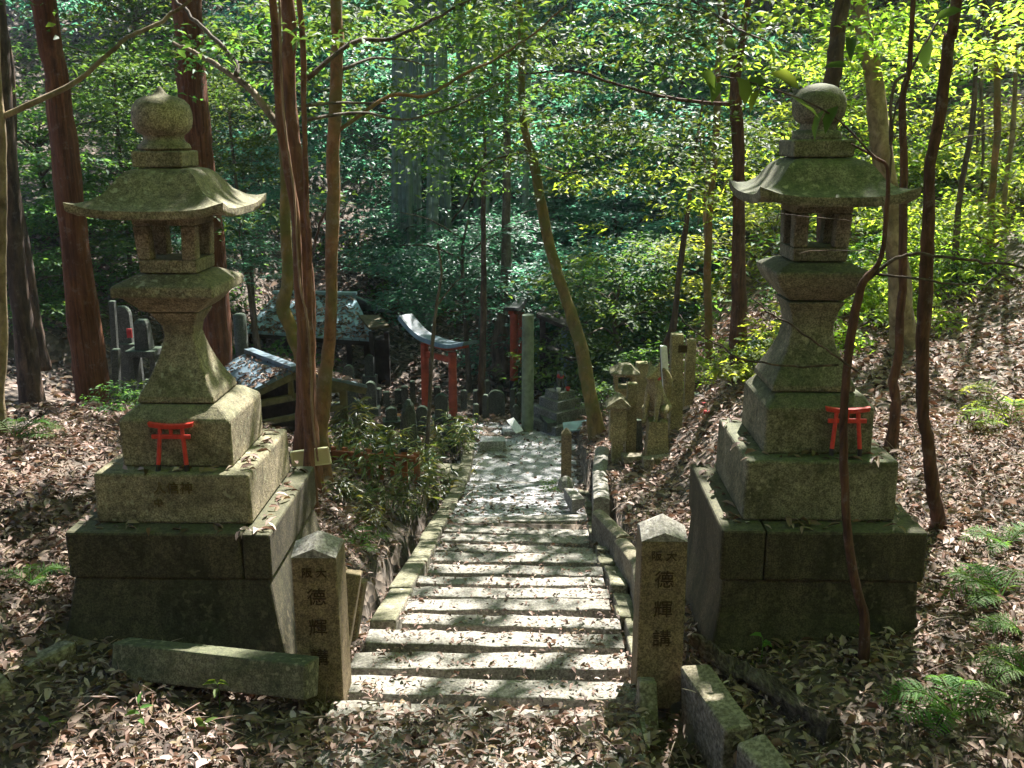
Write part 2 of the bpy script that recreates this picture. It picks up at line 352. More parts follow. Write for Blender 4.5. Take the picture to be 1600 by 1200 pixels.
def ground_mat():
    m, t, b, o = mat('forest_floor'); tc = nd(t, 'ShaderNodeTexCoord'); P = tc.outputs['Object']
    vo = nd(t, 'ShaderNodeTexVoronoi', i_Scale=17.0); t.links.new(P, vo.inputs['Vector'])
    n = nd(t, 'ShaderNodeTexNoise', i_Scale=1.3, i_Detail=7.0, i_Roughness=.65); t.links.new(P, n.inputs['Vector'])
    sx = nd(t, 'ShaderNodeSeparateColor'); t.links.new(vo.outputs['Color'], sx.inputs[0])
    c = ramp(t, sx.outputs[0], [(0, (.028, .019, .012)), (.4, (.065, .045, .03)), (.75, (.13, .095, .066)), (1, (.2, .15, .11))]).outputs[0]
    c = mixc(t, ramp(t, n.outputs[0], [(.4, (0, 0, 0)), (.65, (.8, .8, .8))]).outputs[0], c, (.035, .028, .018))
    t.links.new(c, b.inputs['Base Color']); b.inputs['Roughness'].default_value = .9
    bp = nd(t, 'ShaderNodeBump', i_Strength=.8, i_Distance=.03); t.links.new(vo.outputs[0], bp.inputs['Height']); t.links.new(bp.outputs[0], b.inputs['Normal'])
    return m
M['ground'] = ground_mat()

# ------------------------------------------------------------------ terrain
SL, Y0S, Y1S = .2304, 3.23, 9.5         # stair slope and extent
XL, XR = -.80, .56                      # outer edges of the stair corridor
YK = np.array([-40, -6, 0, 2, 3.2, 4, 5, 6, 7, 8, 9, 10, 11.5, 13, 15, 17, 19, 22, 26, 32, 45, 70, 120.])  # steep unseen rise behind the camera is added to block sky light
PROF = [  # x column, heights at YK
    (-60, [34, 12, 10, 10, 10, 10, 10, 10, 10, 10, 10, 10, 10, 10, 11, 12, 13, 14, 16, 19, 26, 40, 60]),
    (-16, [34, 6.5, 3, 3, 3, 3, 3, 3, 3, 3, 3, 3, 3.2, 3.6, 4.2, 5, 5.8, 6.5, 8, 10.5, 17, 32, 55]),
    (-8, [34, 6.5, 1.2, 1, .9, .85, .8, .6, .3, 0, -.2, -.4, -.3, .1, .6, 1.1, 1.7, 2.5, 4, 7, 14, 30, 55]),
    (-5, [34, 6.5, .7, .6, .55, .55, .5, .3, .05, -.3, -.6, -.95, -1.4, -1.75, -2.05, -2.1, -1.8, -.9, 1.6, 5, 12.5, 29, 55]),
    (-3.6, [34, 6.5, .55, .45, .4, .42, .46, .3, .1, -.25, -.6, -1.0, -1.4, -1.7, -2.0, -2.1, -1.7, -1, 1, 4.2, 12, 29, 55]),
    (-2.5, [34, 6.5, .4, .25, .22, .28, .38, .28, .02, -.35, -.75, -1.15, -1.5, -1.75, -2.05, -2.2, -2.0, -1.3, .6, 4, 12, 29, 55]),
    (-1.8, [34, 6.5, .3, .08, .04, .05, -.0, -.12, -.4, -.75, -1.0, -1.3, -1.55, -1.7, -2.0, -2.15, -2.0, -1.3, .5, 3.8, 12, 29, 55]),
    (-1.2, [34, 6.5, .3, .03, .0, -.08, -.3, -.52, -.76, -1.0, -1.15, -1.4, -1.58, -1.65, -1.9, -2.1, -2.0, -1.3, .5, 3.7, 12, 29, 55]),
    (-.99, [34, 6.5, .3, .02, .0, -.22, -.46, -.70, -.93, -1.16, -1.25, -1.48, -1.6, -1.65, -1.85, -2.1, -2, -1.3, .5, 3.7, 12, 29, 55]),
    (-.2, None),
    (.68, [34, 6.5, .3, .02, .0, -.06, -.3, -.48, -.68, -.80, -.95, -1.2, -1.4, -1.55, -1.8, -2.0, -1.9, -1.2, .6, 3.8, 12, 29, 55]),
    (1.1, [34, 6.5, .35, .06, .1, .06, -.2, -.42, -.6, -.72, -.82, -.95, -1.15, -1.4, -1.6, -1.7, -1.6, -1, .8, 4, 12, 29, 55]),
    (1.9, [34, 6.5, .4, .14, .16, .14, .18, .2, .05, -.1, -.3, -.5, -.75, -.9, -1, -1, -.9, -.3, 1.3, 4.4, 12.5, 29, 55]),
    (2.6, [34, 6.5, .45, .22, .2, .22, .28, .3, .28, .22, .1, 0, -.1, -.1, -.1, 0, .2, .7, 2.2, 5, 13, 30, 55]),
    (4.3, [34, 6.5, .7, .5, .45, .45, .46, .47, .5, .52, .56, .6, .8, 1.0, 1.4, 1.8, 2.2, 3, 4.4, 7, 14, 31, 56]),
    (8, [34, 6.5, 1.8, 1.6, 1.5, 1.5, 1.5, 1.6, 1.7, 1.8, 2, 2.2, 2.6, 3, 3.6, 4.2, 4.8, 5.6, 7, 9.5, 16, 33, 57]),
    (18, [34, 7, 6, 5.6, 5.5, 5.5, 5.6, 5.7, 5.9, 6.1, 6.4, 6.7, 7.2, 7.7, 8.4, 9, 9.6, 10.5, 12, 14.5, 21, 36, 58]),
    (60, [34, 22, 22, 22, 22, 22, 22, 22, 22, 22, 22, 22, 22.5, 23, 24, 25, 26, 27, 28, 30, 34, 46, 62])]
step_y = [3.17, 3.40, 3.72, 4.04, 4.36, 4.63, 4.91, 5.16, 5.49, 5.80]
step_y += list(np.arange(6.14, 7.4, .36)) + [9.42]
def stair_z(Y): return -SL * np.clip(np.asarray(Y, float) - Y0S, 0, Y1S - Y0S)
def stair_soil(y):
    k = np.clip(np.searchsorted(np.array(step_y) - .02, y), 0, len(step_y) - 1)
    return stair_z(np.array(step_y)[k]) - .07
CORR = np.interp(YK, [-40, -6, 0, 2, 3.23, 9.5, 11.6, 13, 15, 17, 19, 22, 26, 32, 45, 70, 120], [34, 6.5, .28, .02, -.02, -1.50, -1.55, -1.6, -1.85, -2.1, -2, -1.3, .5, 3.7, 12, 29, 55])
XK = np.array([p[0] for p in PROF]); ZK = np.array([p[1] if p[1] else CORR for p in PROF], float)
def H(x, y, bumps=True):
    x = np.atleast_1d(np.asarray(x, float)); y = np.atleast_1d(np.asarray(y, float))
    x0_ = x; x = np.where((x < XL) & (x > -2), x + (vnoise(x, y, .16, 31) - .5) * .10, x)
    cols = np.stack([np.interp(y, YK, z) for z in ZK])           # columns x points
    i = np.clip(np.searchsorted(XK, x) - 1, 0, len(XK) - 2); f = np.clip((x - XK[i]) / (XK[i + 1] - XK[i]), 0, 1)
    n = np.arange(len(x)); z = cols[i, n] * (1 - f) + cols[i + 1, n] * f
    core = (x > XL - .02) & (x < XR + .02) & (y > 1.5) & (y < 12.2)
    soil = np.where(y > 7.1, stair_z(y) - .012, stair_soil(y))
    zs = np.where(y > Y1S, -1.50 - .03 * (y - Y1S), np.where(y < Y0S, np.interp(y, YK, CORR), soil))
    z = np.where(core, zs, z)
    dl = (x < XL - .0) & (x > XL - .19) & (y > 3.9) & (y < 10.4)  # drain on the left of the stairs
    z = np.where(dl, np.minimum(z, stair_z(y) - .26), z)
    dr = (x > XR) & (x < XR + .10) & (y > 3.9) & (y < 9)
    z = np.where(dr, np.minimum(z, stair_z(y) - .16), z)
    dg_ = (x0_ > .43) & (x0_ < .60 + .24 * (3.36 - y)) & (y > 2.2) & (y < 3.40)
    z = np.where(dg_, -.17, z)
    if bumps:
        a = np.clip((np.hypot(x, y - 6) - 1) / 6, .25, 1) * np.where(core, .2, 1)
        z = z + a * ((vnoise(x, y, .55, 1) - .5) * .10 + (vnoise(x, y, 1.9, 2) - .5) * .22) + np.where(np.hypot(x, y) > 14, (vnoise(x, y, 5, 3) - .5) * 1.2, 0)
    return z
def h1(x, y): return float(H(x, y)[0])
gx = np.concatenate([np.linspace(-34, -8, 27)[:-1], np.linspace(-8, -3.2, 33)[:-1], np.linspace(-3.2, 3.6, 150), np.linspace(3.6, 9, 34)[1:], np.linspace(9, 34, 26)[1:]])
gy = np.concatenate([np.linspace(-24, 1.5, 24)[:-1], np.linspace(1.5, 12.4, 170), np.linspace(12.4, 30, 90)[1:], np.linspace(30, 58, 40)[1:]])
GX, GY = np.meshgrid(gx, gy); GZ = H(GX.ravel(), GY.ravel())
ni, nj = len(gx), len(gy); idx = np.arange(ni * nj).reshape(nj, ni)
q = np.stack([idx[:-1, :-1], idx[:-1, 1:], idx[1:, 1:], idx[1:, :-1]], -1).reshape(-1, 4)
g = raw_mesh('ground', np.stack([GX.ravel(), GY.ravel(), GZ], 1), q, M['ground'], smooth=True); tag(g, kind='structure')

# paved landing at the foot of the stairs: worn flags, mostly under grit and leaves
mb = MB()
cells = [(x + rng.uniform(-.06, .06), y + rng.uniform(-.06, .06)) for y in np.arange(9.5, 11.9, .30) for x in np.arange(XL + .08, XR, .27)]
for x, y in cells:
    n = int(rng.integers(5, 8)); an = np.sort(rng.uniform(0, 2 * np.pi, n) * .25 + np.linspace(0, 2 * np.pi, n, endpoint=False)); r = rng.uniform(.105, .15, n)
    z = -1.50 - .03 * (y - 9.5) + rng.uniform(-.004, .004); P_ = [(x + q_ * math.cos(a_), y + q_ * math.sin(a_) * 1.05) for q_, a_ in zip(r, an)]
    mb.rings([[(u, w, z - .06) for u, w in P_], [(u, w, z + .012) for u, w in P_]])
tag(mb.build('landing_paving', M['pave'], bevel=.006), kind='structure')

# gritty path between the last step and the landing
def sheet_path(name, ys, dz, m):
    nx = 14; ys = np.asarray(ys); X = np.linspace(XL + .12, XR - .10, nx); P_ = np.array([(x + (rng.normal(0, .02) if j in (0, nx - 1) else 0), y, (float(stair_z(y)) if y <= Y1S else -1.50 - .03 * (y - Y1S) + .056 * 0) + dz + vnoise(x, y, .2, 8) * .012) for y in ys for j, x in enumerate(X)])
    I = np.arange(len(P_)).reshape(len(ys), nx); Q_ = np.stack([I[:-1, :-1], I[:-1, 1:], I[1:, 1:], I[1:, :-1]], -1).reshape(-1, 4)
    tag(raw_mesh(name, P_, Q_, m, smooth=True), kind='structure')
sheet_path('path', np.linspace(7.24, 9.46, 30), .004, M['grit'])
sheet_path('landing', np.linspace(9.50, 12.1, 30), .001, M['grit'])

# ------------------------------------------------------------------ stairs (each bar with the soil strip before it)
st = thing('stone_stairs', 'shallow stone stairs running down between the two lanterns to the paved landing', 'stairs', (-.1, 6.2, -.7))
for i, y in enumerate(step_y):
    d = rng.uniform(.12, .15) if i < 5 else rng.uniform(.12, .155)
    x0 = -.76 + rng.uniform(-.02, .02) if y < 4.15 else -.66 + rng.uniform(-.02, .02)
    x1 = .43 + rng.uniform(-.02, .02)
    z = float(stair_z(y)) + .012 + rng.uniform(-.006, .006)
    mb = MB(); n = 13; sk = rng.uniform(-.03, .03); xs = np.linspace(x0, x1, n)
    e0 = rng.normal(0, .0035, n); e1 = rng.normal(0, .005, n); tz = rng.normal(0, .0025, n) + np.linspace(0, rng.normal(0, .014), n)
    rr = [[(x, y - d / 2 + e0[k] + sk * (x + .1), z - .18), (x, y - d / 2 + e0[k] + sk * (x + .1), z + tz[k]), (x, y + d / 2 + e1[k] + sk * (x + .1), z - .008 + tz[k]), (x, y + d / 2 + e1[k] + sk * (x + .1), z - .16)] for k, x in enumerate(xs)]
    mb.rings(rr); mb.build('step', M['step'], st, bevel=.008)
mb = MB()
for x0, x1, y0, y1 in ((-.74, -.2, 2.70, 3.06), (-.17, .40, 2.74, 3.07)):
    k = np.linspace(0, 1, 7); mb = MB()
    mb.rings([[(x0 + (x1 - x0) * u, y0 + rng.normal(0, .012), -.15), (x0 + (x1 - x0) * u, y0 + rng.normal(0, .006), .022), (x0 + (x1 - x0) * u, y1, .016), (x0 + (x1 - x0) * u, y1, -.15)] for u in k])
    mb.build('top_slab', M['step'], st, bevel=.008)
# kerb stones on both sides
kb = thing('stone_kerb', 'mossy kerb of long stones along the left edge of the stairs, beside the drain', 'kerb', (-.73, 7, -.9))
y = 4.25
while y < 10.2:
    l = rng.uniform(.5, .9); mb = MB(); a = stair_z(y); b = stair_z(min(y + l, 10.2)); w0 = rng.uniform(-.012, .012)
    v = np.array([(XL + w0, y, a - .35), (-.67 + w0, y, a - .35), (-.67 + w0, y, a + .035), (XL + w0, y, a + .03)])
    v2 = v + np.array([rng.uniform(-.01, .01), l - .015, 0]); v2[:, 2] += float(b - a)
    mb.rings([v, v2]); mb.build('kerb_stone', M['curb'], kb, bevel=.012); y += l
kb = thing('stone_kerb', 'broken kerb of short stones along the right edge of the stairs', 'kerb', (.5, 6, -.6))
y = 3.75
while y < 8.6:
    l = rng.uniform(.16, .36); a = float(stair_z(y)); b = float(stair_z(y + l)); mb = MB(); w0 = rng.uniform(-.02, .02); dz = rng.uniform(-.02, .025)
    v = np.array([(.445 + w0, y, a - .3), (.545 + w0, y, a - .3), (.545 + w0, y, a + .01 + dz), (.445 + w0, y, a + .02 + dz)])
    v2 = v + np.array([rng.uniform(-.01, .01), l - .02, 0]); v2[:, 2] += b - a
    mb.rings([v, v2]); mb.build('kerb_stone', M['curb'], kb, bevel=.012); y += l
# slab bridging the drain
mb = MB(); p = at(717, 742, 9.9); mb.box(-1.13, -.78, 9.55, 10.05, -1.50, -1.42, .006)
tag(mb.build('drain_cover', M['curb'], bevel=.008), 'flat stone slab bridging the dark drain beside the foot of the stairs', 'drain cover')

# ------------------------------------------------------------------ lettering
def glyphs(txt, size, name, matl, parent, loc, depth=.0025, vertical=True, rx=R_(90), ry=0):
    cu = bpy.data.curves.new(name, 'FONT'); cu.body = txt; cu.size = size; cu.extrude = depth; cu.align_x = 'CENTER'; cu.resolution_u = 3
    o = bpy.data.objects.new(name, cu); COL.objects.link(o)
    dg = bpy.context.evaluated_depsgraph_get(); dg.update()
    me = bpy.data.meshes.new_from_object(o.evaluated_get(dg)); bpy.data.objects.remove(o); bpy.data.curves.remove(cu)
    me.name = name; me.materials.clear(); me.materials.append(matl)
    q = bpy.data.objects.new(name, me); COL.objects.link(q); q.parent = parent
    rl = root_of(parent).location; q.location = (loc[0] - rl[0], loc[1] - rl[1], loc[2] - rl[2]); q.rotation_euler = (rx, ry, 0)
    return q

# ------------------------------------------------------------------ the two lanterns
def roof_mesh(cx, cy, w0, zb, prof, lift):
    n = 9; ts = np.linspace(-1, 1, n); mb = MB(); rr = []
    def ring(w, z, l):
        out = []
        for (ex, ey, sx, sy) in ((1, 0, 0, -1), (0, 1, 1, 0), (-1, 0, 0, 1), (0, -1, -1, 0)):
            for t in ts[:-1]:
                k = abs(t) ** 4; ww = w * (1 + .03 * k * (l > 0))
                out.append((cx + ww * (ex * t + sx), cy + ww * (ey * t + sy), z + l * k))
        return out
    rr.append(ring(w0 * .42, zb + .004, 0)); rr.append(ring(w0 * .9, zb + .006, lift * .5)); rr.append(ring(w0 * .985, zb, lift * .9))
    for w, z, l in prof: rr.append(ring(w, z, l))
    mb.rings(rr); return mb
def lantern(label, cx, cy, st_, base_st, P):
    t = thing('stone_lantern', label, 'stone lantern', (cx, cy, P['ground']))
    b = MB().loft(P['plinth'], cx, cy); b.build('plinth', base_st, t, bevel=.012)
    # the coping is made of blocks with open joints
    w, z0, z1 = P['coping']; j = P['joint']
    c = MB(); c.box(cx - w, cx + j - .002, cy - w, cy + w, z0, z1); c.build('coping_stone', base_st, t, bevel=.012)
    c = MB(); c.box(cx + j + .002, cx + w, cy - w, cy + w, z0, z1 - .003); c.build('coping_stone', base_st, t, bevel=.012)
    w, z0, z1 = P['step']
    if P['stepj'] is None:
        MB().loft([(w + .004, z0), (w, z1)], cx, cy).build('base_block', st_, t, bevel=.012)
    MB().loft(P['block'], cx, cy).build('pedestal', st_, t, bevel=.01)
    MB().loft(P['shaft'], cx + P['ox'], cy).build('shaft', st_, t, bevel=.008)
    MB().loft(P['plat'], cx + P['ox'], cy).build('platform', st_, t, bevel=.008)
    f = MB(); w0, z0, w1, z1 = P['fire']; x = cx + P['ox']; pw = .058
    f.loft([(w0, z0), (w0 + .002, z0 + .055)], x, cy)
    for sx in (-1, 1):
        for sy in (-1, 1):
            rr = []
            for w, z in ((w0 + .002, z0 + .055), (w1 - .002, z1 - .045)):
                xa, xb = sorted((x + sx * w, x + sx * (w - pw))); ya, yb = sorted((cy + sy * w, cy + sy * (w - pw)))
                rr.append([(xa, ya, z), (xb, ya, z), (xb, yb, z), (xa, yb, z)])
            f.rings(rr)
    f.loft([(w1 - .002, z1 - .045), (w1, z1)], x, cy)
    f.build('fire_box', st_, t, bevel=.007)
    r = roof_mesh(cx + P['ox'], cy, *P['roof']).build('roof', st_, t, smooth=True)
    m = r.modifiers.new('sub', 'SUBSURF'); m.levels = m.render_levels = 1; m.subdivision_type = 'SIMPLE'
    r.data.set_sharp_from_angle(angle=R_(42))
    fz = P['finial']; x = cx + P['ox'] + P['fx']
    fb = MB(); fb.loft(fz['neck'], x, cy); fo = fb.build('finial', st_, t, bevel=.008)
    jb = MB().lathe(fz['jewel'], x, cy, 28).build('jewel', st_, fo, smooth=True); jb.data.set_sharp_from_angle(angle=R_(60))
    return t
LP = dict(ground=-.05, ox=-.012, fx=-.012, joint=.30, stepj=None,
    plinth=[(.50, -.25), (.478, 0), (.435, .17), (.402, .345)], coping=(.416, .345, .548), step=(.319, .548, .764),
    block=[(.231, .764), (.232, .962), (.222, .972), (.170, 1.014)],
    shaft=[(.163, 1.018), (.158, 1.045), (.126, 1.10), (.10, 1.16), (.083, 1.206), (.071, 1.25), (.062, 1.29), (.069, 1.33), (.09, 1.365), (.102, 1.387)],
    plat=[(.104, 1.390), (.135, 1.412), (.165, 1.445), (.178, 1.462), (.209, 1.466), (.208, 1.509), (.13, 1.549)],
    fire=(.117, 1.553, .128, 1.79),
    roof=(.295, 1.782, [(.295, 1.786, .035), (.297, 1.815, .035), (.265, 1.826, .018), (.23, 1.846, .006), (.195, 1.878, 0), (.168, 1.914, 0), (.148, 1.942, 0), (.122, 1.962, 0), (.09, 1.970, 0)], .035),
    finial=dict(neck=[(.101, 1.972), (.102, 2.037)], jewel=[(.096, 2.037), (.104, 2.046), (.098, 2.062), (.084, 2.071), (.078, 2.085), (.08, 2.097), (.098, 2.108), (.113, 2.128), (.118, 2.155), (.117, 2.185), (.110, 2.212), (.092, 2.234), (.062, 2.247), (.034, 2.252), (.022, 2.262), (.012, 2.275), (.004, 2.287)]))
RP = dict(ground=.1, ox=-.02, fx=-.02, joint=-.23, stepj=None,
    plinth=[(.445, -.2), (.43, .06), (.40, .22), (.392, .362)], coping=(.406, .362, .582), step=(.303, .582, .838),
    block=[(.219, .838), (.217, 1.033), (.207, 1.043), (.175, 1.083)],
    shaft=[(.17, 1.087), (.167, 1.113), (.138, 1.17), (.113, 1.225), (.096, 1.27), (.087, 1.317), (.087, 1.355), (.096, 1.40), (.116, 1.447)],
    plat=[(.106, 1.451), (.135, 1.48), (.166, 1.518), (.184, 1.555), (.186, 1.575), (.125, 1.605)],
    fire=(.108, 1.609, .116, 1.844),
    roof=(.288, 1.836, [(.288, 1.842, .04), (.290, 1.872, .04), (.26, 1.882, .02), (.228, 1.9, .006), (.2, 1.93, 0), (.18, 1.96, 0), (.158, 1.988, 0), (.13, 2.005, 0), (.105, 2.012, 0)], .04),
    finial=dict(neck=[(.118, 2.014), (.12, 2.081)], jewel=[(.094, 2.081), (.098, 2.09), (.09, 2.112), (.07, 2.117), (.067, 2.14), (.085, 2.15), (.1, 2.175), (.104, 2.21), (.1, 2.24), (.08, 2.27), (.05, 2.286), (.02, 2.293), (.004, 2.295)]))
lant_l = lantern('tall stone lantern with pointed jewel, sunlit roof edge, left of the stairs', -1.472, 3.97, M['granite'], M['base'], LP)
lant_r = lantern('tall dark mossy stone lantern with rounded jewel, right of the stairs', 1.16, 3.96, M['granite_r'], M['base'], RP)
blk = [c for c in lant_l.children if c.name.startswith('base_block')][0]
glyphs('人信神', .055, 'worn_inscription', M['faint'], blk, (-1.465, 3.97 - .3235, .685))
glyphs('中', .04, 'worn_inscription', M['faint'], blk, (-1.53, 3.97 - .3245, .625))

# small vermilion torii leaning on each pedestal
def mini_torii(label, px, py, Y, w, h, lean=.12):
    p = at(px, py, Y); t = thing('miniature_torii', label, 'torii', p)
    mb = lambda: MB()
    dy = lean * h
    for s in (-1, 1):
        a = np.array([p[0] + s * w * .34, p[1], p[2]]); b = np.array([p[0] + s * w * .25, p[1] + dy, p[2] + h * .93])
        c = a + (b - a) * .16
        MB().tube([a, c], [w * .058, w * .056], 12).build('foot', M['black'], t)
        MB().tube([c, b], [w * .052, w * .048], 12).build('post', M['red'], t)
    n = 9; rr = []
    for u in np.linspace(-1, 1, n):
        x = p[0] + u * w * .5; z = p[2] + h * (.93 + .05 * u * u); y = p[1] + dy
        k = w * .055; hh = h * .095
        rr.append([(x, y - k, z - hh * .4), (x, y + k, z - hh * .4), (x + u * w * .02, y + k * 1.2, z + hh * .6), (x + u * w * .02, y - k * 1.2, z + hh * .6)])
    MB().rings(rr).build('lintel', M['red'], t, bevel=.0015)
    MB().box(p[0] - w * .45, p[0] + w * .45, p[1] + dy * .7 - w * .03, p[1] + dy * .7 + w * .03, p[2] + h * .69, p[2] + h * .78).build('tie_beam', M['red'], t, bevel=.0015)
    MB().box(p[0] - w * .035, p[0] + w * .035, p[1] + dy * .75 - w * .02, p[1] + dy * .75 + w * .02, p[2] + h * .785, p[2] + h * .895).build('strut', M['red'], t)
    return t
mini_torii('small vermilion torii with black feet leaning on the left lantern pedestal', 270, 737, 3.69, .178, .198)
mini_torii('small vermilion torii leaning on the right lantern pedestal behind a sapling stem', 1321, 712, 3.69, .17, .192)

# inscribed pillars
def marker(label, cx, cy, hw, zb, zs, zt, gl):
    t = thing('inscribed_pillar', label, 'stone pillar', (cx, cy, zb + .1))
    k = 1.0
    body = MB().loft([(hw * 1.02, zb), (hw * .985, zs)], cx, cy).build('shaft', M['pillar'], t, bevel=.006)
    rr = [[(cx - hw * .985, cy - hw * .985, zs + .0), (cx, cy - hw * .985, zs + .035), (cx + hw * .985, cy - hw * .985, zs), (cx + hw * .985, cy, zs + .03), (cx + hw * .985, cy + hw * .985, zs), (cx, cy + hw * .985, zs + .035), (cx - hw * .985, cy + hw * .985, zs), (cx - hw * .985, cy, zs + .03)]]
    v = np.array(rr[0] + [(cx, cy + hw * .1, zt)])
    MB().add(v, [[i, (i + 1) % 8, 8] for i in range(8)] + [[0, 6, 4, 2], [2, 1, 0], [4, 3, 2], [6, 5, 4], [0, 7, 6]]).build('cap', M['step'], t)
    H_ = zs - gl[0]
    y = cy - hw * 1.002
    glyphs('阪 大', hw * .50, 'inscription', M['carve_shade'], body, (cx, y, zs - .075))
    for i, ch in enumerate('德輝講'):
        glyphs(ch, hw * .86, 'inscription', M['carve_shade'], body, (cx + .004, y - .0004 * i, zs - .185 - i * gl[1]))
    return t
marker('inscribed stone pillar with pyramid top beside the left lantern', -.808, 3.338, .085, -.15, .585, .655, (0, .125))
marker('inscribed stone pillar with sunlit top beside the right lantern', .505, 3.485, .089, -.12, .60, .675, (0, .125))

# stones round the pillars
def beam(name, label, cat, a, b, w, h, m, up=(0, 0, 1), j=.004, bev=.008):
    mb = MB().bar(a, b, w, h, up); mb.v = [v + rng.normal(0, j, v.shape) for v in mb.v]
    c = (np.asarray(a) + np.asarray(b)) / 2
    o = mb.build(name, m, bevel=bev); o.data.transform(Matrix.Translation(-Vector(c))); o.location = c
    return tag(o, label, cat)
beam('fallen_stone_beam', 'long fallen stone beam lying tilted against the left lantern plinth', 'stone beam', at(187, 1026, 3.34), at(488, 1062, 3.12), .10, .135, M['granite_r'], up=(0, .3, 1))
beam('stone_post', 'broken stone post with bolt holes leaning behind the left pillar', 'stone post', at(528, 1030, 3.62), at(553, 893, 3.72), .075, .09, M['pillar'], up=(0, 1, 0))
beam('stone_post', 'short split stone post behind the one with bolt holes', 'stone post', at(552, 1000, 3.9), at(566, 905, 3.95), .04, .07, M['pillar'], up=(0, 1, 0))
beam('stone_block', 'small moss-topped block in front of the right pillar', 'stone block', at(1012, 1062, 3.29), at(1010, 1140, 3.22), .072, .10, M['concrete'], up=(0, 1, 0))
beam('kerb_slab', 'thick concrete slab on edge below the right pillar', 'concrete slab', (.635, 3.34, -.03), (.72, 2.93, -.03), .10, .30, M['concrete'], j=.006, bev=.015)
beam('kerb_slab', 'concrete slab on edge at the bottom edge right of centre', 'concrete slab', (.745, 2.89, -.04), (.86, 2.5, -.04), .10, .30, M['concrete'], j=.006, bev=.015)
beam('edging_stone', 'rough edging stone in dead leaves left of the left lantern', 'edging stone', at(112, 1018, 3.42), at(5, 1068, 3.2), .10, .10, M['concrete'], j=.012, bev=.02)
beam('edging_stone', 'rough edging stone at the left border of the photo', 'edging stone', at(20, 1075, 3.12), at(-60, 1120, 2.98), .10, .12, M['concrete'], j=.012, bev=.02)
# fallen rotting log
P = smooth_path([at(1085, 1015, 3.5), at(1130, 1050, 3.38), at(1180, 1090, 3.25), at(1235, 1150, 3.05), at(1300, 1225, 2.85)], 6); P[:, 2] = np.maximum(P[:, 2], np.array([h1(p[0], p[1]) for p in P])) + .035; P[:, 1] += .03
o = MB().tube(P, np.linspace(.03, .042, len(P)) * (1 + rng.normal(0, .12, len(P))), 18, wob=.2).build('rotten_log', M['log'], smooth=False)
tag(o, 'rotting grey log lying across leaves below the right lantern', 'log')

# retaining wall of the plot right of the stairs
def wall_seg(label, pts, w, h, m, top_round=False):
    p = np.asarray(pts, float); t = np.gradient(p, axis=0); t[:, 2] = 0; t = unit(t); s = np.stack([t[:, 1], -t[:, 0], 0 * t[:, 0]], 1)
    rr = [[p[i] - s[i] * w / 2 + (0, 0, -h), p[i] + s[i] * w / 2 + (0, 0, -h), p[i] + s[i] * w / 2, p[i] + s[i] * w * .2 + (0, 0, .02), p[i] - s[i] * w * .2 + (0, 0, .02), p[i] - s[i] * w / 2] for i in range(len(p))]
    return tag(MB().rings(rr).build('retaining_wall', m, bevel=.006), label, 'retaining wall')
wall_seg('pale stone retaining wall with rounded end beside the foot of the stairs', [at(941, 700, 8.9), at(937, 735, 8.1), at(940, 780, 7.1)], .13, .55, M['step'])
wall_seg('concrete retaining wall of two blocks left behind the right pillar', [at(935, 800, 6.6), at(975, 840, 5.8)], .10, .35, M['concrete'])
wall_seg('short curved concrete wall directly behind the right pillar', [at(972, 845, 5.7), at(1000, 880, 5.0), at(1010, 930, 4.4)], .10, .4, M['concrete'])
beam('tumbled_block', 'pale tumbled stone block beside the right edge of the stairs', 'stone block', at(888, 770, 7.75), at(903, 787, 7.5), .11, .09, M['step'], j=.012)
o = MB().lathe([(.0, -.05), (.06, -.04), (.075, 0), (.06, .05), (.02, .075)], 0, 0, 9).build('boulder', M['step']); o.location = at(884, 757, 8.0)
tag(o, 'round pale boulder above the tumbled block by the stairs', 'boulder')

# ------------------------------------------------------------------ trees with trunks one can follow
def zax(p): return float((np.asarray(p) - EYE) @ AX)
def stem(spec, ext=None, sink=.45, n=6):
    """spec rows (px, py, width px, Y) from the foot upward; ext: height to which the stem goes on above"""
    pts = []; rad = []
    for px, py, w, Y in spec:
        p = at(px, py, Y); pts.append(p); rad.append(w / F_PX * zax(p) / 2)
    pts = [np.array(pts[0]) - np.array([0, 0, sink])] + pts; rad = [rad[0] * 1.25] + rad
    if ext:
        d = unit(pts[-1] - pts[-3]); d[2] = max(d[2], .8); d = unit(d); L = (ext - pts[-1][2]) / d[2]
        if L > 0:
            w1 = np.array([random.uniform(-.12, .12), random.uniform(-.12, .12), 0]) * L * .3
            pts += [pts[-1] + d * L * .5 + w1, pts[-1] + d * L]; rad += [rad[-1] * .75, rad[-1] * .4]
    k = np.arange(len(pts)); u = np.linspace(0, len(pts) - 1, (len(pts) - 1) * n + 1)
    return smooth_path(pts, n), np.interp(u, k, rad)
TREES = {}
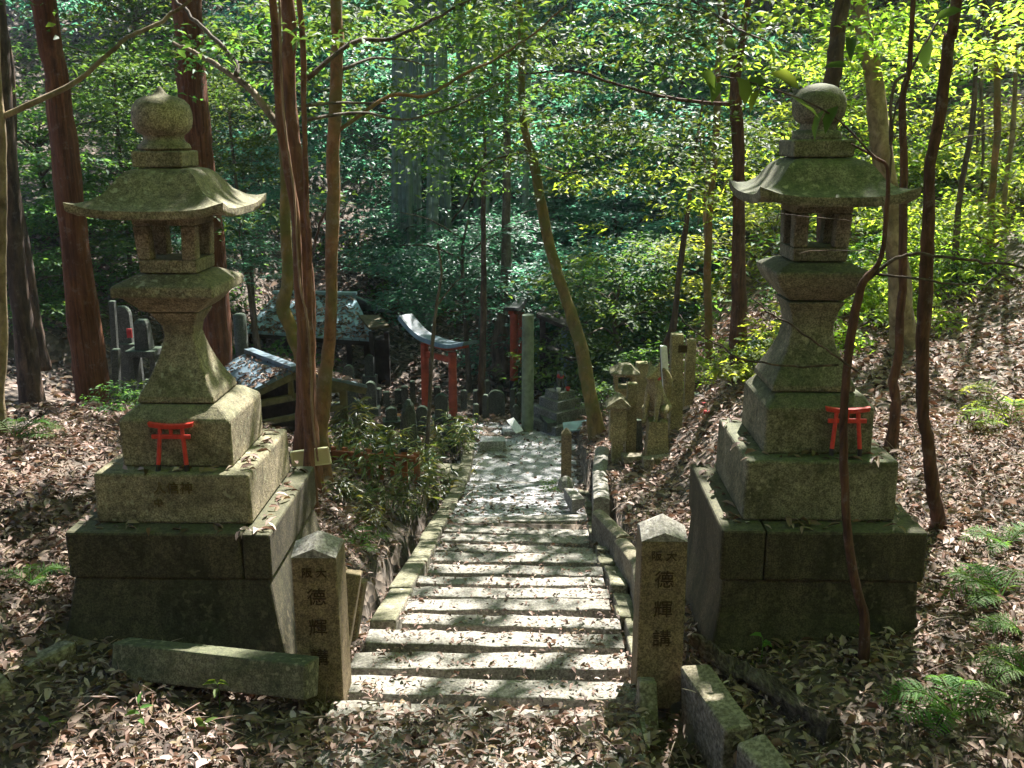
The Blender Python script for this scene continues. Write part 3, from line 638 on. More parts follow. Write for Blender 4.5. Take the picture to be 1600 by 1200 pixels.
def tree(key, name, label, m, spec, ext, branches=(), wob=.05, k=14, cat='tree', forks=()):
    P, r = stem(spec, ext)
    base = P[0] + np.array([0, 0, .45]); t = thing(name, label, cat, base)
    r = r * (1 + .05 * np.sin(np.linspace(0, 23, len(r)) + len(key)))
    flare = np.exp(-np.clip((P[:, 2] - base[2]) / (r[3] * 2.2), 0, 9)); r = r * (1 + (.15 if key in ('T11', 'T1', 'T2', 'T13') else .4) * flare) * {'T1': .88, 'T13': .7, 'T6': .88}.get(key, 1)
    jz = np.stack([np.convolve(rng.normal(0, 1, len(P) + 4), np.ones(5) / 5, 'valid') for _ in range(2)] + [np.zeros(len(P))], 1); P = P + jz * np.minimum(r, .04)[:, None] * .35
    r = r * (1 + np.convolve(rng.normal(0, .05, len(P) + 2), np.ones(3) / 3, 'valid'))
    MB().tube(P, r, k, wob=wob).build('trunk', M[m], t, smooth=True)
    for f in forks:
        Q, q = stem(f, ext, sink=0); MB().tube(Q, q, 10, wob=.04).build('fork', M[m], t, smooth=True)
    for b in branches:
        pts, Y, w0, w1 = b[:4]; Ys = np.linspace(Y, Y if len(b) < 5 else b[4], len(pts))
        Q = smooth_path([at(x, y, yy) for (x, y), yy in zip(pts, Ys)], 5)
        Q = Q + rng.normal(0, .006, Q.shape) * np.linspace(0, 1, len(Q))[:, None]
        zz = zax(Q[0]); MB().tube(Q, np.linspace(w0, w1, len(Q)) / F_PX * zz / 2, 7, wob=.08).build('branch', M[b[5]] if len(b) > 5 else M[m], t, smooth=True)
    TREES[key] = dict(o=t, top=P[-1], cl=[], m='canopy'); return t

tree('T1', 'cedar_tree', 'big leaning red-brown cedar trunk behind the left lantern, nearest the left edge', 'cedar',
     [(150, 655, 56, 8), (143, 600, 54, 8), (130, 500, 52, 8), (111, 319, 48, 8), (99, 206, 47, 8), (84, 112, 42, 8), (71, 0, 38, 8)], 8.5, wob=.06, k=22)
tree('T2', 'cedar_tree', 'straight red-brown cedar trunk rising right behind the left lantern jewel', 'cedar',
     [(338, 610, 44, 9.6), (334, 480, 43, 9.6), (313, 262, 46, 9.6), (306, 187, 46, 9.6), (298, 94, 46, 9.6), (291, 0, 44, 9.6)], 9, wob=.06, k=22)
a = tree('T3', 'slender_tree', 'slender orange-brown trunk with a pale vine, nearest of the clump by the left lantern', 'smooth2',
     [(486, 748, 17, 6), (482, 660, 15, 6), (477, 568, 15, 6), (470, 495, 15, 6), (460, 337, 14, 6), (445, 244, 13, 6), (437, 187, 13, 6), (432, 94, 12, 6), (426, 0, 12, 6)], 6.5)
Q = smooth_path([at(497, 720, 6.02), at(493, 690, 5.97), at(488, 650, 5.97), at(484, 550, 5.97), at(479, 491, 5.97), at(468, 440, 5.97), at(459, 300, 5.97), at(447, 215, 5.97), at(440, 120, 5.97), at(437, 0, 5.97)], 5)
MB().tube(Q, .0075, 6, wob=.2).build('vine', M['vine'], a, smooth=True)
tree('T3b', 'slender_tree', 'thick red-brown trunk just behind the vine-wrapped one', 'smooth2',
     [(480, 690, 30, 6.6), (480, 560, 27, 6.6), (479, 450, 26, 6.6), (467, 300, 25, 6.6), (456, 187, 23, 6.6), (449, 94, 21, 6.6), (449, 0, 21, 6.6)], 7,
     [([(479, 124), (550, 67), (610, 60), (662, 37), (734, 0)], 6.6, 9, 4, 7.4, 'darkbark'), ([(478, 165), (524, 161), (602, 161)], 6.6, 6, 3, 7.2, 'grey'),
      ([(479, 187), (561, 176), (640, 187), (730, 157), (800, 120)], 6.6, 6, 2, 7.6, 'grey')])
tree('T3c', 'vine_stem', 'thin knotty red stem hugging the right side of the thick red-brown trunk', 'smooth2',
     [(489, 680, 9, 6.5), (486, 560, 9, 6.5), (484, 500, 9, 6.5), (483, 373, 9, 6.5), (479, 337, 9, 6.5), (475, 187, 8, 6.5), (471, 37, 8, 6.5)], 5, wob=.14, cat='vine')
tree('T3d', 'slender_tree', 'smooth orange trunk alone on the right of the clump by the cream board', 'smooth',
     [(500, 690, 25, 7), (505, 640, 22, 7), (514, 550, 20, 7), (518, 440, 20, 7), (519, 310, 21, 7), (522, 225, 20, 7), (526, 94, 19, 7), (524, 0, 17, 7)], 7,
     [([(532, 202), (610, 150), (662, 150), (711, 124), (775, 90), (831, 56), (884, 8)], 7, 7, 3, 8), ([(534, 109), (595, 90), (685, 105)], 7, 6, 2, 7.5, 'grey'),
      ([(524, 310), (500, 350), (487, 410)], 7, 5, 3, 7.3, 'darkbark')])
tree('T3e', 'slender_tree', 'olive knobbly trunk bending behind the clump, in front of the blue-grey roof', 'mossy',
     [(492, 650, 18, 7.4), (470, 560, 20, 7.4), (452, 510, 22, 7.4), (441, 478, 24, 7.4), (447, 440, 18, 7.4), (447, 330, 16, 7.4), (446, 250, 15, 7.4), (440, 205, 14, 7.4)], 3.6,
     [([(440, 205), (397, 146), (360, 116), (319, 90), (270, 67)], 7.4, 12, 6, 7.9, 'pale'), ([(369, 118), (368, 97), (330, 56), (292, 19), (260, -20)], 7.5, 9, 5, 7.9, 'grey'), ([(372, 97), (430, 100), (470, 120)], 7.5, 4, 2, 7.5, 'grey')])
tree('T4', 'leaning_tree', 'leaning yellowish mossy trunk at the foot of the stairs, beside the stepped altar', 'mossy',
     [(934, 688, 24, 10.4), (920, 610, 21, 10.4), (907, 547, 20, 10.4), (892, 492, 20, 10.4), (872, 430, 18, 10.4), (844, 311, 15, 10.4), (829, 240, 14, 10.4), (818, 180, 12, 10.4), (814, 109, 11, 10.4), (812, 20, 11, 10.4)], 6.5,
     [([(822, 236), (756, 259), (726, 319), (705, 345)], 10.4, 5, 2, 10.9, 'darkbark'), ([(825, 180), (805, 191), (760, 214)], 10.4, 5, 2, 10.8, 'darkbark'), ([(836, 255), (880, 270), (915, 265)], 10.4, 4, 2, 10.6)])
tree('T5', 'slender_tree', 'thin pale brown trunk left of the forked tree, behind the right-hand graves', 'smooth',
     [(1107, 600, 13, 11), (1106, 450, 11, 11), (1107, 375, 11, 11), (1113, 281, 11, 11), (1119, 187, 11, 11), (1122, 112, 10, 11), (1128, 20, 9, 11)], 7,
     [([(1106, 400), (1100, 330), (1104, 270), (1090, 200)], 11, 7, 3, 11.3, 'pale'), ([(1112, 330), (1140, 270), (1146, 230)], 11, 3, 2, 10.8, 'pale')])
tree('T6', 'forked_tree', 'dark reddish tree forking high up, just left of the right lantern roof', 'backlit_red',
     [(1157, 592, 32, 9.5), (1155, 540, 28, 9.5), (1154, 450, 24, 9.5), (1154, 262, 22, 9.5), (1151, 187, 21, 9.5), (1149, 124, 18, 9.5), (1139, 56, 15, 9.5), (1126, 0, 14, 9.5)], 7,
     [([(1145, 163), (1100, 160), (1032, 150), (961, 131), (894, 112), (815, 115)], 9.5, 7, 3, 9.9), ([(1081, 0), (1122, 26), (1160, 49), (1197, 64), (1246, 90)], 9.0, 5, 2, 8.4, 'darkbark'), ([(1122, 26), (1010, 5), (939, 34)], 9.4, 4, 2, 9.6, 'darkbark')],
     forks=[[(1150, 130, 13, 9.5), (1157, 80, 12, 9.5), (1162, 56, 11, 9.5), (1169, 0, 11, 9.5)]])
tree('T7', 'slender_tree', 'dark bare trunk standing straight behind the jewel of the right lantern', 'darkbark',
     [(1284, 625, 26, 6.4), (1286, 450, 26, 6.4), (1292, 250, 25, 6.4), (1300, 130, 25, 6.4), (1310, 62, 24, 6.4), (1317, 0, 23, 6.4)], 7)
tree('T8', 'mottled_tree', 'thick pale mottled trunk behind the right lantern, thickest on the right', 'pale',
     [(1414, 570, 36, 8.2), (1408, 480, 34, 8.2), (1400, 396, 32, 8.2), (1394, 333, 31, 8.2), (1381, 250, 30, 8.2), (1371, 167, 28, 8.2), (1358, 83, 26, 8.2), (1342, 0, 25, 8.2)], 7.5, wob=.09, k=18)
tree('T9', 'slender_tree', 'thin reddish stem close to the right edge of the right lantern base', 'backlit_red',
     [(1393, 700, 17, 5.6), (1402, 640, 16, 5.6), (1396, 605, 15, 5.6), (1403, 560, 14, 5.6), (1406, 500, 13, 5.6), (1410, 417, 12, 5.6), (1412, 250, 12, 5.6), (1410, 158, 12, 5.6), (1421, 104, 8, 5.6), (1427, 0, 7, 5.6)], 5,
     [([(1421, 112), (1396, 137), (1392, 225)], 5.6, 6, 4, 5.5, 'darkbark'), ([(1421, 112), (1450, 60), (1480, 10)], 5.6, 5, 3, 5.8, 'darkbark')])
tree('T10', 'slender_tree', 'dark trunk with bare reddish foot standing right of the right lantern base', 'backlit_red',
     [(1470, 872, 26, 4.5), (1469, 812, 22, 4.5), (1459, 760, 20, 4.5), (1448, 690, 20, 4.5), (1443, 620, 20, 4.5), (1448, 480, 20, 4.5), (1448, 375, 19, 4.5), (1452, 292, 18, 4.5), (1465, 200, 18, 4.5), (1483, 62, 18, 4.5), (1494, 0, 17, 4.5)], 6,
     [([(1462, 235), (1510, 215), (1600, 200)], 4.5, 3, 1.5, 4.6, 'darkbark'), ([(1472, 140), (1500, 90), (1560, 75)], 4.5, 3, 1.5, 4.6, 'darkbark')])
tree('T11', 'crooked_sapling', 'crooked dark sapling in front of the right lantern, crossing its small torii', 'backlit_red',
     [(1352, 992, 15, 3.35), (1338, 920, 14, 3.35), (1325, 830, 14, 3.35), (1318, 700, 13, 3.35), (1322, 600, 13, 3.35), (1335, 500, 13, 3.35), (1350, 442, 12, 3.35), (1375, 408, 8, 3.35), (1383, 354, 7, 3.35), (1387, 267, 6, 3.35), (1371, 248, 5, 3.35), (1330, 225, 2.5, 3.35)], None,
     [([(1352, 440), (1400, 404), (1442, 398), (1525, 408), (1605, 417)], 3.35, 6, 4, 3.35, 'darkbark'), ([(1367, 428), (1442, 437), (1517, 446), (1567, 437), (1605, 440)], 3.35, 4, 2.5, 3.4, 'darkbark'),
      ([(1387, 300), (1392, 240), (1396, 180), (1420, 110)], 3.35, 4, 2, 3.4, 'darkbark'), ([(1378, 400), (1340, 390), (1250, 395)], 3.35, 2, 1, 3.3, 'darkbark'), ([(1383, 340), (1320, 345), (1215, 330)], 3.35, 2, 1, 3.3, 'darkbark'), ([(1338, 580), (1290, 545), (1230, 505), (1180, 470)], 3.35, 4, 2, 3.2, 'darkbark'),
      ([(1310, 570), (1240, 572), (1160, 560), (1090, 520), (1060, 495)], 3.35, 4, 2, 3.35, 'darkbark')], wob=.05)
tree('T12', 'slender_tree', 'pale trunk cut by the left border of the photo, with a long rising bough', 'pale',
     [(2, 650, 16, 5.4), (3, 500, 14, 5.4), (2, 350, 13, 5.4), (1, 200, 13, 5.4), (-6, 60, 12, 5.4)], 5,
     [([(1, 184), (67, 154), (124, 124), (176, 79), (206, 54), (244, 39), (300, 0)], 5.4, 10, 5, 5.8)])
tree('T13', 'cedar_tree', 'dark cedar trunk in shadow at the left edge behind the white fern', 'darkbark',
     [(52, 625, 46, 9.2), (38, 520, 42, 9.2), (25, 420, 40, 9.2), (12, 250, 38, 9.2), (0, 60, 36, 9.2)], 8.5, k=18)
tree('T14', 'slender_tree', 'thin grey-black trunk between the two cedars at the left edge', 'darkbark',
     [(58, 520, 16, 11), (42, 400, 15, 11), (22, 270, 14, 11), (15, 100, 13, 11)], 6)
tree('T15', 'dead_tree', 'dark dead trunk beside the vermilion post in the hollow', 'darkbark',
     [(754, 640, 12, 12.8), (754, 560, 11, 12.8), (757, 450, 9, 12.8), (755, 330, 8, 12.8)], 2.5)
tree('T16', 'dead_tree', 'short pale trunk behind the vermilion post, below the teal foliage', 'grey',
     [(784, 540, 20, 15.5), (787, 480, 18, 15.5), (790, 420, 16, 15.5), (792, 300, 14, 15.5)], 4)
tree('T17', 'thin_sapling', 'thin winding sapling rising in front of the leaning torii', 'grey',
     [(664, 745, 8, 9.5), (670, 640, 6, 9.5), (676, 540, 6, 9.5), (681, 480, 5, 9.5), (690, 430, 4, 9.5), (684, 380, 3, 9.5)], None,
     [([(681, 480), (700, 455), (722, 430)], 9.5, 3, 1.5)])
tree('T18', 'dark_thin_tree', 'dark crooked trunk beside the tall stone posts on the right', 'darkbark',
     [(1035, 640, 14, 11.5), (1038, 560, 13, 11.5), (1048, 520, 12, 11.5), (1056, 490, 10, 11.5), (1062, 420, 9, 11.5)], 2.5)
for i, (px0, px1, w, Y, lb) in enumerate([(1498, 1530, 9, 10, 'dark thin crooked trunk among sunlit leaves at the upper right'), (1552, 1558, 12, 10.5, 'orange-brown thin trunk near the right border'), (1568, 1590, 8, 10.6, 'thin pale trunk leaning right, nearest the right border'), (1535, 1528, 5, 11, 'very thin straight pole trunk between the two thin trunks at the right'), (1512, 1540, 6, 12.5, 'thin grey trunk behind the dark crooked one at the upper right')]):
    tree('R%d' % i, 'thin_tree', lb, ['darkbark', 'smooth', 'pale', 'grey', 'grey'][i], [(px0 - 8 * (i == 0), 470 + (i % 2) * 20, w * 1.2, Y), (px0, 330, w, Y), ((px0 + px1) / 2 + 4, 200, w * .9, Y), (px1, 60, w * .8, Y)], 6)

# ------------------------------------------------------------------ shrine things in the hollow
def kasagi(mb, pts, w, h, top=.12):
    P = smooth_path(pts, 5); t = np.gradient(P, axis=0); t[:, 2] = 0; t = unit(t); s = np.stack([t[:, 1], -t[:, 0], 0 * t[:, 0]], 1)
    mb.rings([[p - q * w / 2, p + q * w / 2, p + q * w * top + (0, 0, h), p - q * w * top + (0, 0, h)] for p, q in zip(P, s)]); return mb
def torii(label, A, B, rad, beam_pts, zb, bw, mcol):
    c = (np.array(A) + np.array(B)) / 2; t = thing('vermilion_torii', label, 'torii', (c[0], c[1], zb))
    for p in (A, B):
        f = MB().tube([(p[0], p[1], zb - .2), (p[0], p[1], zb + .22)], rad * 1.08, 16).build('shoe', M['black'], t, smooth=True)
        f.data.set_sharp_from_angle(angle=R_(50))
        o = MB().tube([(p[0], p[1], zb + .22), tuple(p)], [rad, rad * .94], 16).build('post', M['oldred'], t, smooth=True); o.data.set_sharp_from_angle(angle=R_(50))
    kasagi(MB(), np.array(beam_pts), bw, .05, .40).build('roof_beam', mcol, t)
    P = np.array(beam_pts); kasagi(MB(), P * .86 + P.mean(0) * .14 - np.array([0, 0, .062]), bw * .42, .058, .45).build('lintel', M['oldred'], t)
    d = unit(np.array(B) - np.array(A)); q = lambda p, s: np.array([p[0], p[1], min(A[2], B[2]) - .11]) + d * s * np.array([1, 1, 0])
    MB().bar(q(A, -.02), q(B, .02), rad * .9, .07).build('tie_beam', M['oldred'], t)
    return t
torii('old vermilion torii with upswept blue-grey roof beam standing askew in the hollow', (-1.51, 13.0, -.70), (-1.09, 12.6, -.74), .058,
      [(-1.80, 13.27, -.40), (-1.55, 13.03, -.60), (-1.3, 12.8, -.66), (-1.06, 12.57, -.66), (-.83, 12.36, -.58)], -1.85, .29, M['darkcopper'])
p = at(803, 490, 14.2)
torii('vermilion torii seen edge-on behind the algae-green post, its beam black', (p[0], 14.2, p[2]), (p[0] + .1, 15.1, p[2] + .02), .062,
      [(p[0] - .05, 13.75, p[2] + .12), (p[0], 14.2, p[2] + .05), (p[0] + .05, 14.65, p[2] + .03), (p[0] + .1, 15.1, p[2] + .05), (p[0] + .15, 15.5, p[2] + .12)], -1.75, .2, M['black'])
p = at(825, 492, 11.7); z = h1(p[0], 11.7)
o = MB().tube([(p[0], 11.7, z - .2), (p[0], 11.7, p[2])], [.077, .074], 20).build('round_post', M['greenpost'], smooth=True); o.data.set_sharp_from_angle(angle=R_(50))
tag(o, 'tall round algae-green post with flat top at the end of the paved landing', 'post')

# stepped altar with a small seated guardian in a red bib
def skin_figure(name, pts, edges, radii, m, parent, loc, rz=0, scale=1, sub=2):
    me = bpy.data.meshes.new(name); me.from_pydata([tuple(Vector(p) * scale) for p in pts], edges, []); me.materials.append(m)
    o = bpy.data.objects.new(name, me); COL.objects.link(o)
    md = o.modifiers.new('skin', 'SKIN'); md.use_smooth_shade = True
    sv = me.skin_vertices[0].data if me.skin_vertices else None
    if sv is None:
        bm = bmesh.new(); bm.from_mesh(me); lay = bm.verts.layers.skin.verify(); bm.to_mesh(me); bm.free(); sv = me.skin_vertices[0].data
    for i, r in enumerate(radii):
        r = r if isinstance(r, tuple) else (r, r); sv[i].radius = (r[0] * scale, r[1] * scale); sv[i].use_root = i == 0
    ss = o.modifiers.new('sub', 'SUBSURF'); ss.levels = ss.render_levels = sub
    dg = bpy.context.evaluated_depsgraph_get(); dg.update(); em = bpy.data.meshes.new_from_object(o.evaluated_get(dg)); em.name = name
    bpy.data.objects.remove(o); q = bpy.data.objects.new(name, em); COL.objects.link(q); em.shade_smooth()
    if parent: q.parent = parent
    rl = Vector(root_of(parent).location) if parent else Vector()
    q.location = Vector([float(v) for v in loc]) - rl; q.rotation_euler = (0, 0, rz); return q
FOX = [(0, .10, .14), (0, .04, .25), (0, -.03, .38), (0, -.07, .50), (0, -.10, .60), (0, -.19, .585), (0, -.26, .565),           # hips, belly, chest, neck, skull, muzzle, nose
       (.05, -.08, .66), (.062, -.075, .74), (-.05, -.08, .66), (-.062, -.075, .74),                                               # ears
       (.07, -.08, .34), (.075, -.12, .16), (.075, -.14, .03), (.075, -.19, .015), (-.07, -.08, .34), (-.075, -.12, .16), (-.075, -.14, .03), (-.075, -.19, .015),   # forelegs
       (.11, .06, .15), (.13, -.06, .13), (.12, .0, .03), (.12, -.10, .018), (-.11, .06, .15), (-.13, -.06, .13), (-.12, .0, .03), (-.12, -.10, .018),      # hind legs
       (0, .19, .12), (.02, .25, .25), (.03, .24, .42), (.02, .19, .55), (0, .14, .62)]                                             # tail raised behind
FE = [(0, 1), (1, 2), (2, 3), (3, 4), (4, 5), (5, 6), (4, 7), (7, 8), (4, 9), (9, 10), (2, 11), (11, 12), (12, 13), (13, 14), (2, 15), (15, 16), (16, 17), (17, 18), (0, 19), (19, 20), (20, 21), (21, 22), (0, 23), (23, 24), (24, 25), (25, 26), (0, 27), (27, 28), (28, 29), (29, 30), (30, 31)]
FR = [.12, .105, .10, .07, .072, .045, .022, .03, .010, .03, .010, .05, .03, .026, .022, .05, .03, .026, .022, .08, .06, .03, .024, .08, .06, .03, .024, .04, .055, .065, .05, .015]
def stack(label, name, px, py, Y, rz, tiers, m, cat):
    p = at(px, py, Y); t = thing(name, label, cat, (p[0], p[1], p[2]), rz)
    z = 0
    for w, d, h in tiers:
        mb = MB().box(-w / 2, w / 2, -d / 2, d / 2, z, z + h); mb.build('tier', m, t, world=False, bevel=.008); z += h
    return t, z
alt, z = stack('dark stepped stone altar of four tiers at the end of the paved landing', 'stepped_altar', 874, 668, 11.9, R_(38), [(.66, .66, .14), (.50, .50, .15), (.38, .38, .12), (.27, .27, .10)], M['altar'], 'altar')
ap = np.array(alt.location)
f = thing('guardian_statue', 'small dark seated guardian statue in a red bib on top of the stepped altar', 'statue', ap + np.array([0, 0, z]))
skin_figure('body', FOX, FE, FR, M['grave'], f, ap + np.array([0, 0, z - .01]), R_(20), .38)
b = MB().lathe([(.034, .150), (.046, .175), (.036, .205)], 0, 0, 14); b.shift(loc=(0, -.018, 0)); b.shift(Matrix.Rotation(R_(20), 4, 'Z')); b.build('bib', M['cloth'], f, world=False, smooth=True)
for dx, dy, c, lb in ((.10, -.06, 'cloth', 'small red offering cup on the right edge of the altar top'), (-.02, -.115, 'white', 'small white offering cup below the guardian statue')):
    o = MB().lathe([(.0, 0), (.022, 0), (.03, .05), (.026, .05), (.02, .008)], 0, 0, 14).build('offering_cup', M[c], smooth=True)
    o.location = ap + np.array([dx, dy, z]); tag(o, lb, 'cup')
beam('edge_stone', 'long dark stone laid along the left side of the stepped altar', 'edging stone', at(838, 640, 12.2), at(862, 668, 11.5), .12, .13, M['grave'])
o = MB().bar(at(880, 668, 11.3), at(917, 664, 11.3), .16, .02, up=(0, -.5, 1)).build('metal_sheet', M['copper']); tag(o, 'blue-grey metal sheet lying at the foot of the leaning trunk', 'sheet')

# the two roofed shelters
shA = thing('roofed_shelter', 'open shelter with wide blue-grey sheet roof under fallen leaves, far left hollow', 'shelter', (at(490, 560, 17)[0], 17, -2.2))
eL, eR = at(380, 517, 16.6), at(588, 531, 16.6); rL, rR = at(432, 458, 17.9), at(553, 460, 17.9)
bL, bR = eL + np.array([.1, 2.6, .02]), eR + np.array([-.1, 2.6, .05])
th = np.array([0, 0, -.04])
def sheet(mb, q, t=th): mb.rings([[p for p in q], [p + t for p in q]])
mb = MB(); k = 8
for i in range(k):
    u0, u1 = i / k + .003, (i + 1) / k - .003
    sheet(mb, [eL + (eR - eL) * u0, eL + (eR - eL) * u1, rL + (rR - rL) * u1 + (0, 0, .003), rL + (rR - rL) * u0])
mb.build('roof_slope', M['copper'], shA)
mb = MB(); sheet(mb, [rL + (0, .004, -.004), rR + (0, .004, -.004), bR, bL]); mb.build('roof_slope', M['copper'], shA)
MB().bar(rL + (-.05, 0, .02), rR + (.05, 0, .02), .16, .05).build('ridge_cap', M['copper'], shA)
o = MB().bar(eL + (.1, .08, -.08), eR + (-.1, .08, -.08), .08, .09).build('beam', M['darkwood'], shA)
for px in (400, 447, 545, 572):
    p = at(px, 525, 16.75); MB().box(p[0] - .045, p[0] + .045, 16.70, 16.79, -2.5, p[2] - .06).build('post', M['darkwood'], shA)
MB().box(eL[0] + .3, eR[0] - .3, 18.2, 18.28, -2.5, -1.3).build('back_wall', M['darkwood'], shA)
small = thing('small_hut', 'small dark hut with mossy flat roof right of the blue-grey shelter', 'hut', (at(600, 560, 16.5)[0], 16.5, -2.1))
q = [at(577, 512, 16.1), at(608, 508, 16.1), at(592, 492, 16.9), at(560, 492, 16.9)]
mb = MB(); sheet(mb, q); mb.build('roof', M['wood'], small)
for px in (580, 604):
    p = at(px, 515, 16.2); MB().box(p[0] - .04, p[0] + .04, 16.16, 16.24, -2.4, p[2] - .03).build('post', M['darkwood'], small)
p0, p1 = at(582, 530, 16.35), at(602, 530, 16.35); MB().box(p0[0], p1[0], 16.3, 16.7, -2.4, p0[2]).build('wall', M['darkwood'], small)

shB = thing('gabled_shelter', 'low gabled timber shelter with leaf-covered grey roof beside the left lantern', 'shelter', (-2.3, 9.2, -1.2))
A = at(459, 577, 9.0); d = np.array([-.66, .75, 0]); e = np.array([.75, .66, 0])
Lf = A - e * .5 - (0, 0, .15); Rf = A + e * .82 - (0, 0, .30); D = d * 1.0
tb = np.array([0, 0, -.03])
mb = MB()
for i in range(3):
    u0, u1 = i / 3 + .004, (i + 1) / 3 - .004
    sheet(mb, [Lf + D * u0, A + D * u0, A + D * u1, Lf + D * u1], tb)
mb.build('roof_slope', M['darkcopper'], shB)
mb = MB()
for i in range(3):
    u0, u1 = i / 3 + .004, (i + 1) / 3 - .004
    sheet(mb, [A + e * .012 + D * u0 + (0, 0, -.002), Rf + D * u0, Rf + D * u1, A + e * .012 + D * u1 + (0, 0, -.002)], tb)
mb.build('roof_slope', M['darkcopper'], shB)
MB().bar(A - d * .04 + (0, 0, .02), A + D + (0, 0, .02), .10, .04).build('ridge_cap', M['darkcopper'], shB)
for P_, w_ in ((Lf, 'l'), (Rf, 'r')):
    MB().bar(A + d * .05 - (0, 0, .075), P_ + d * .05 - (0, 0, .065), .05, .07).build('rafter', M['wood'], shB)
c0, c1 = A - e * .42 + d * .08 - (0, 0, .30), A + e * .6 + d * .08 - (0, 0, .30)
MB().bar(c0, c1, .05, .06).build('tie_beam', M['wood'], shB)
MB().bar(c0 - (0, 0, .20), c1 - (0, 0, .20), .05, .05).build('rail', M['wood'], shB)
MB().bar(A + d * .08 - (0, 0, .30), A + d * .08 - (0, 0, .10), .05, .05, up=(0, 1, 0)).build('king_post', M['wood'], shB)
for s_ in (-.40, .58):
    for dd in (.08, .9):
        p = A + e * s_ + d * dd; MB().box(p[0] - .035, p[0] + .035, p[1] - .035, p[1] + .035, -1.6, A[2] - .16 - .1 * (s_ > 0)).build('post', M['wood'], shB)
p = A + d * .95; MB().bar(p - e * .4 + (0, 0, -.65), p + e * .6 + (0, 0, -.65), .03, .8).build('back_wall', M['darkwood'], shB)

# cream board, orange picket fence
bd = thing('notice_board', 'small cream board tied to the vine-wrapped trunk', 'board', at(487, 716, 5.95))
p0, p1 = at(457, 718, 6.06), at(515, 711, 6.06); n_ = np.array([0, -.25, 1])
MB().bar(p0, p1, .018, .125, up=n_).build('panel', M['board'], bd)
hv = unit(n_ - 0) ; ud = np.array([0, -.02, .061])
for a_, b_ in ((p0 + ud, p1 + ud), (p0 - ud, p1 - ud)): MB().bar(a_ + (0, -.012, 0), b_ + (0, -.012, 0), .01, .008).build('frame_strip', M['frame'], bd)
for a_ in (p0, p1): MB().bar(a_ - ud + (0, -.012, .004), a_ + ud + (0, -.012, -.004), .01, .008, up=(0, 1, 0)).build('frame_strip', M['frame'], bd)
fe = thing('picket_fence', 'low faded orange picket fence with black caps among bamboo grass', 'fence', (-1.45, 8, -1.0))
f0, f1 = at(520, 703, 8.15), at(650, 712, 8.0)
MB().bar(f0 - (0, 0, .03), f1 - (0, 0, .03), .03, .05).build('rail', M['rust'], fe)
for i in range(8):
    u = i / 7; p = f0 + (f1 - f0) * u + (0, .035, 0)
    MB().box(p[0] - .024, p[0] + .024, p[1] - .015, p[1] + .015, p[2] - .27, p[2] + .02, .002).build('picket', M['rust'], fe)
    if i in (4, 6): MB().box(p[0] - .03, p[0] + .03, p[1] - .02, p[1] + .02, p[2] + .02, p[2] + .05).build('picket_cap', M['black'], fe)

# gravestones and stone posts of the hollow (left of the landing)
def slab_grave(px, py, Y, w, h, d, rz, kind, label, m='grave', lean=0.0, group=None):
    p = at(px, py, Y); z = min(p[2], h1(p[0], Y) + .03); H_ = at(px, py - h, Y)[2] - p[2]; Wd = w / F_PX * zax(p)
    t = thing('gravestone' if kind != 'post' else 'stone_fence_post', label, 'gravestone' if kind != 'post' else 'stone post', (p[0], Y, p[2]), rz, group)
    dp = d if d else Wd * .6
    zb = min(-.1, h1(p[0], Y) - p[2] - .05)
    if kind == 'post':
        MB().loft([(Wd / 2, zb), (Wd / 2 * .95, H_ * .96), (Wd / 2 * .6, H_)], 0, 0).build('post', M[m], t, world=False, bevel=.005)
    elif kind == 'round':
        rr = []; n = 9
        pts = [(-Wd / 2, zb), (Wd / 2, zb)] + [(Wd / 2 * math.cos(a), H_ * .78 + H_ * .22 * math.sin(a)) for a in np.linspace(0, math.pi, n)]
        MB().rings([[(x, -dp / 2, zz) for x, zz in pts], [(x, dp / 2, zz) for x, zz in pts]]).build('tablet', M[m], t, world=False, bevel=.008)
        MB().box(-Wd * .75, Wd * .75, -dp * .8 - .02, dp * .8 + .02, zb - .03, .04).build('plinth', M[m], t, world=False, bevel=.008)
    else:
        g = MB(); n = 10; rr = []
        for zz, k in ((zb, 1.05), (H_ * .3, 1.1), (H_ * .65, .95), (H_ * .88, .7), (H_, .25)):
            an = np.linspace(0, 2 * np.pi, n, endpoint=False); kk = k * (1 + rng.normal(0, .07, n))
            rr.append([(Wd / 2 * math.cos(a) * q_, dp / 2 * math.sin(a) * q_ + lean * zz, zz) for a, q_ in zip(an, kk)])
        g.rings(rr).build('boulder_stone', M[m], t, world=False, bevel=.01)
        MB().box(-Wd * .7, Wd * .7, -dp * .7 - .02, dp * .7 + .02, zb - .03, .03, .006).build('plinth', M[m], t, world=False, bevel=.008)
    return t
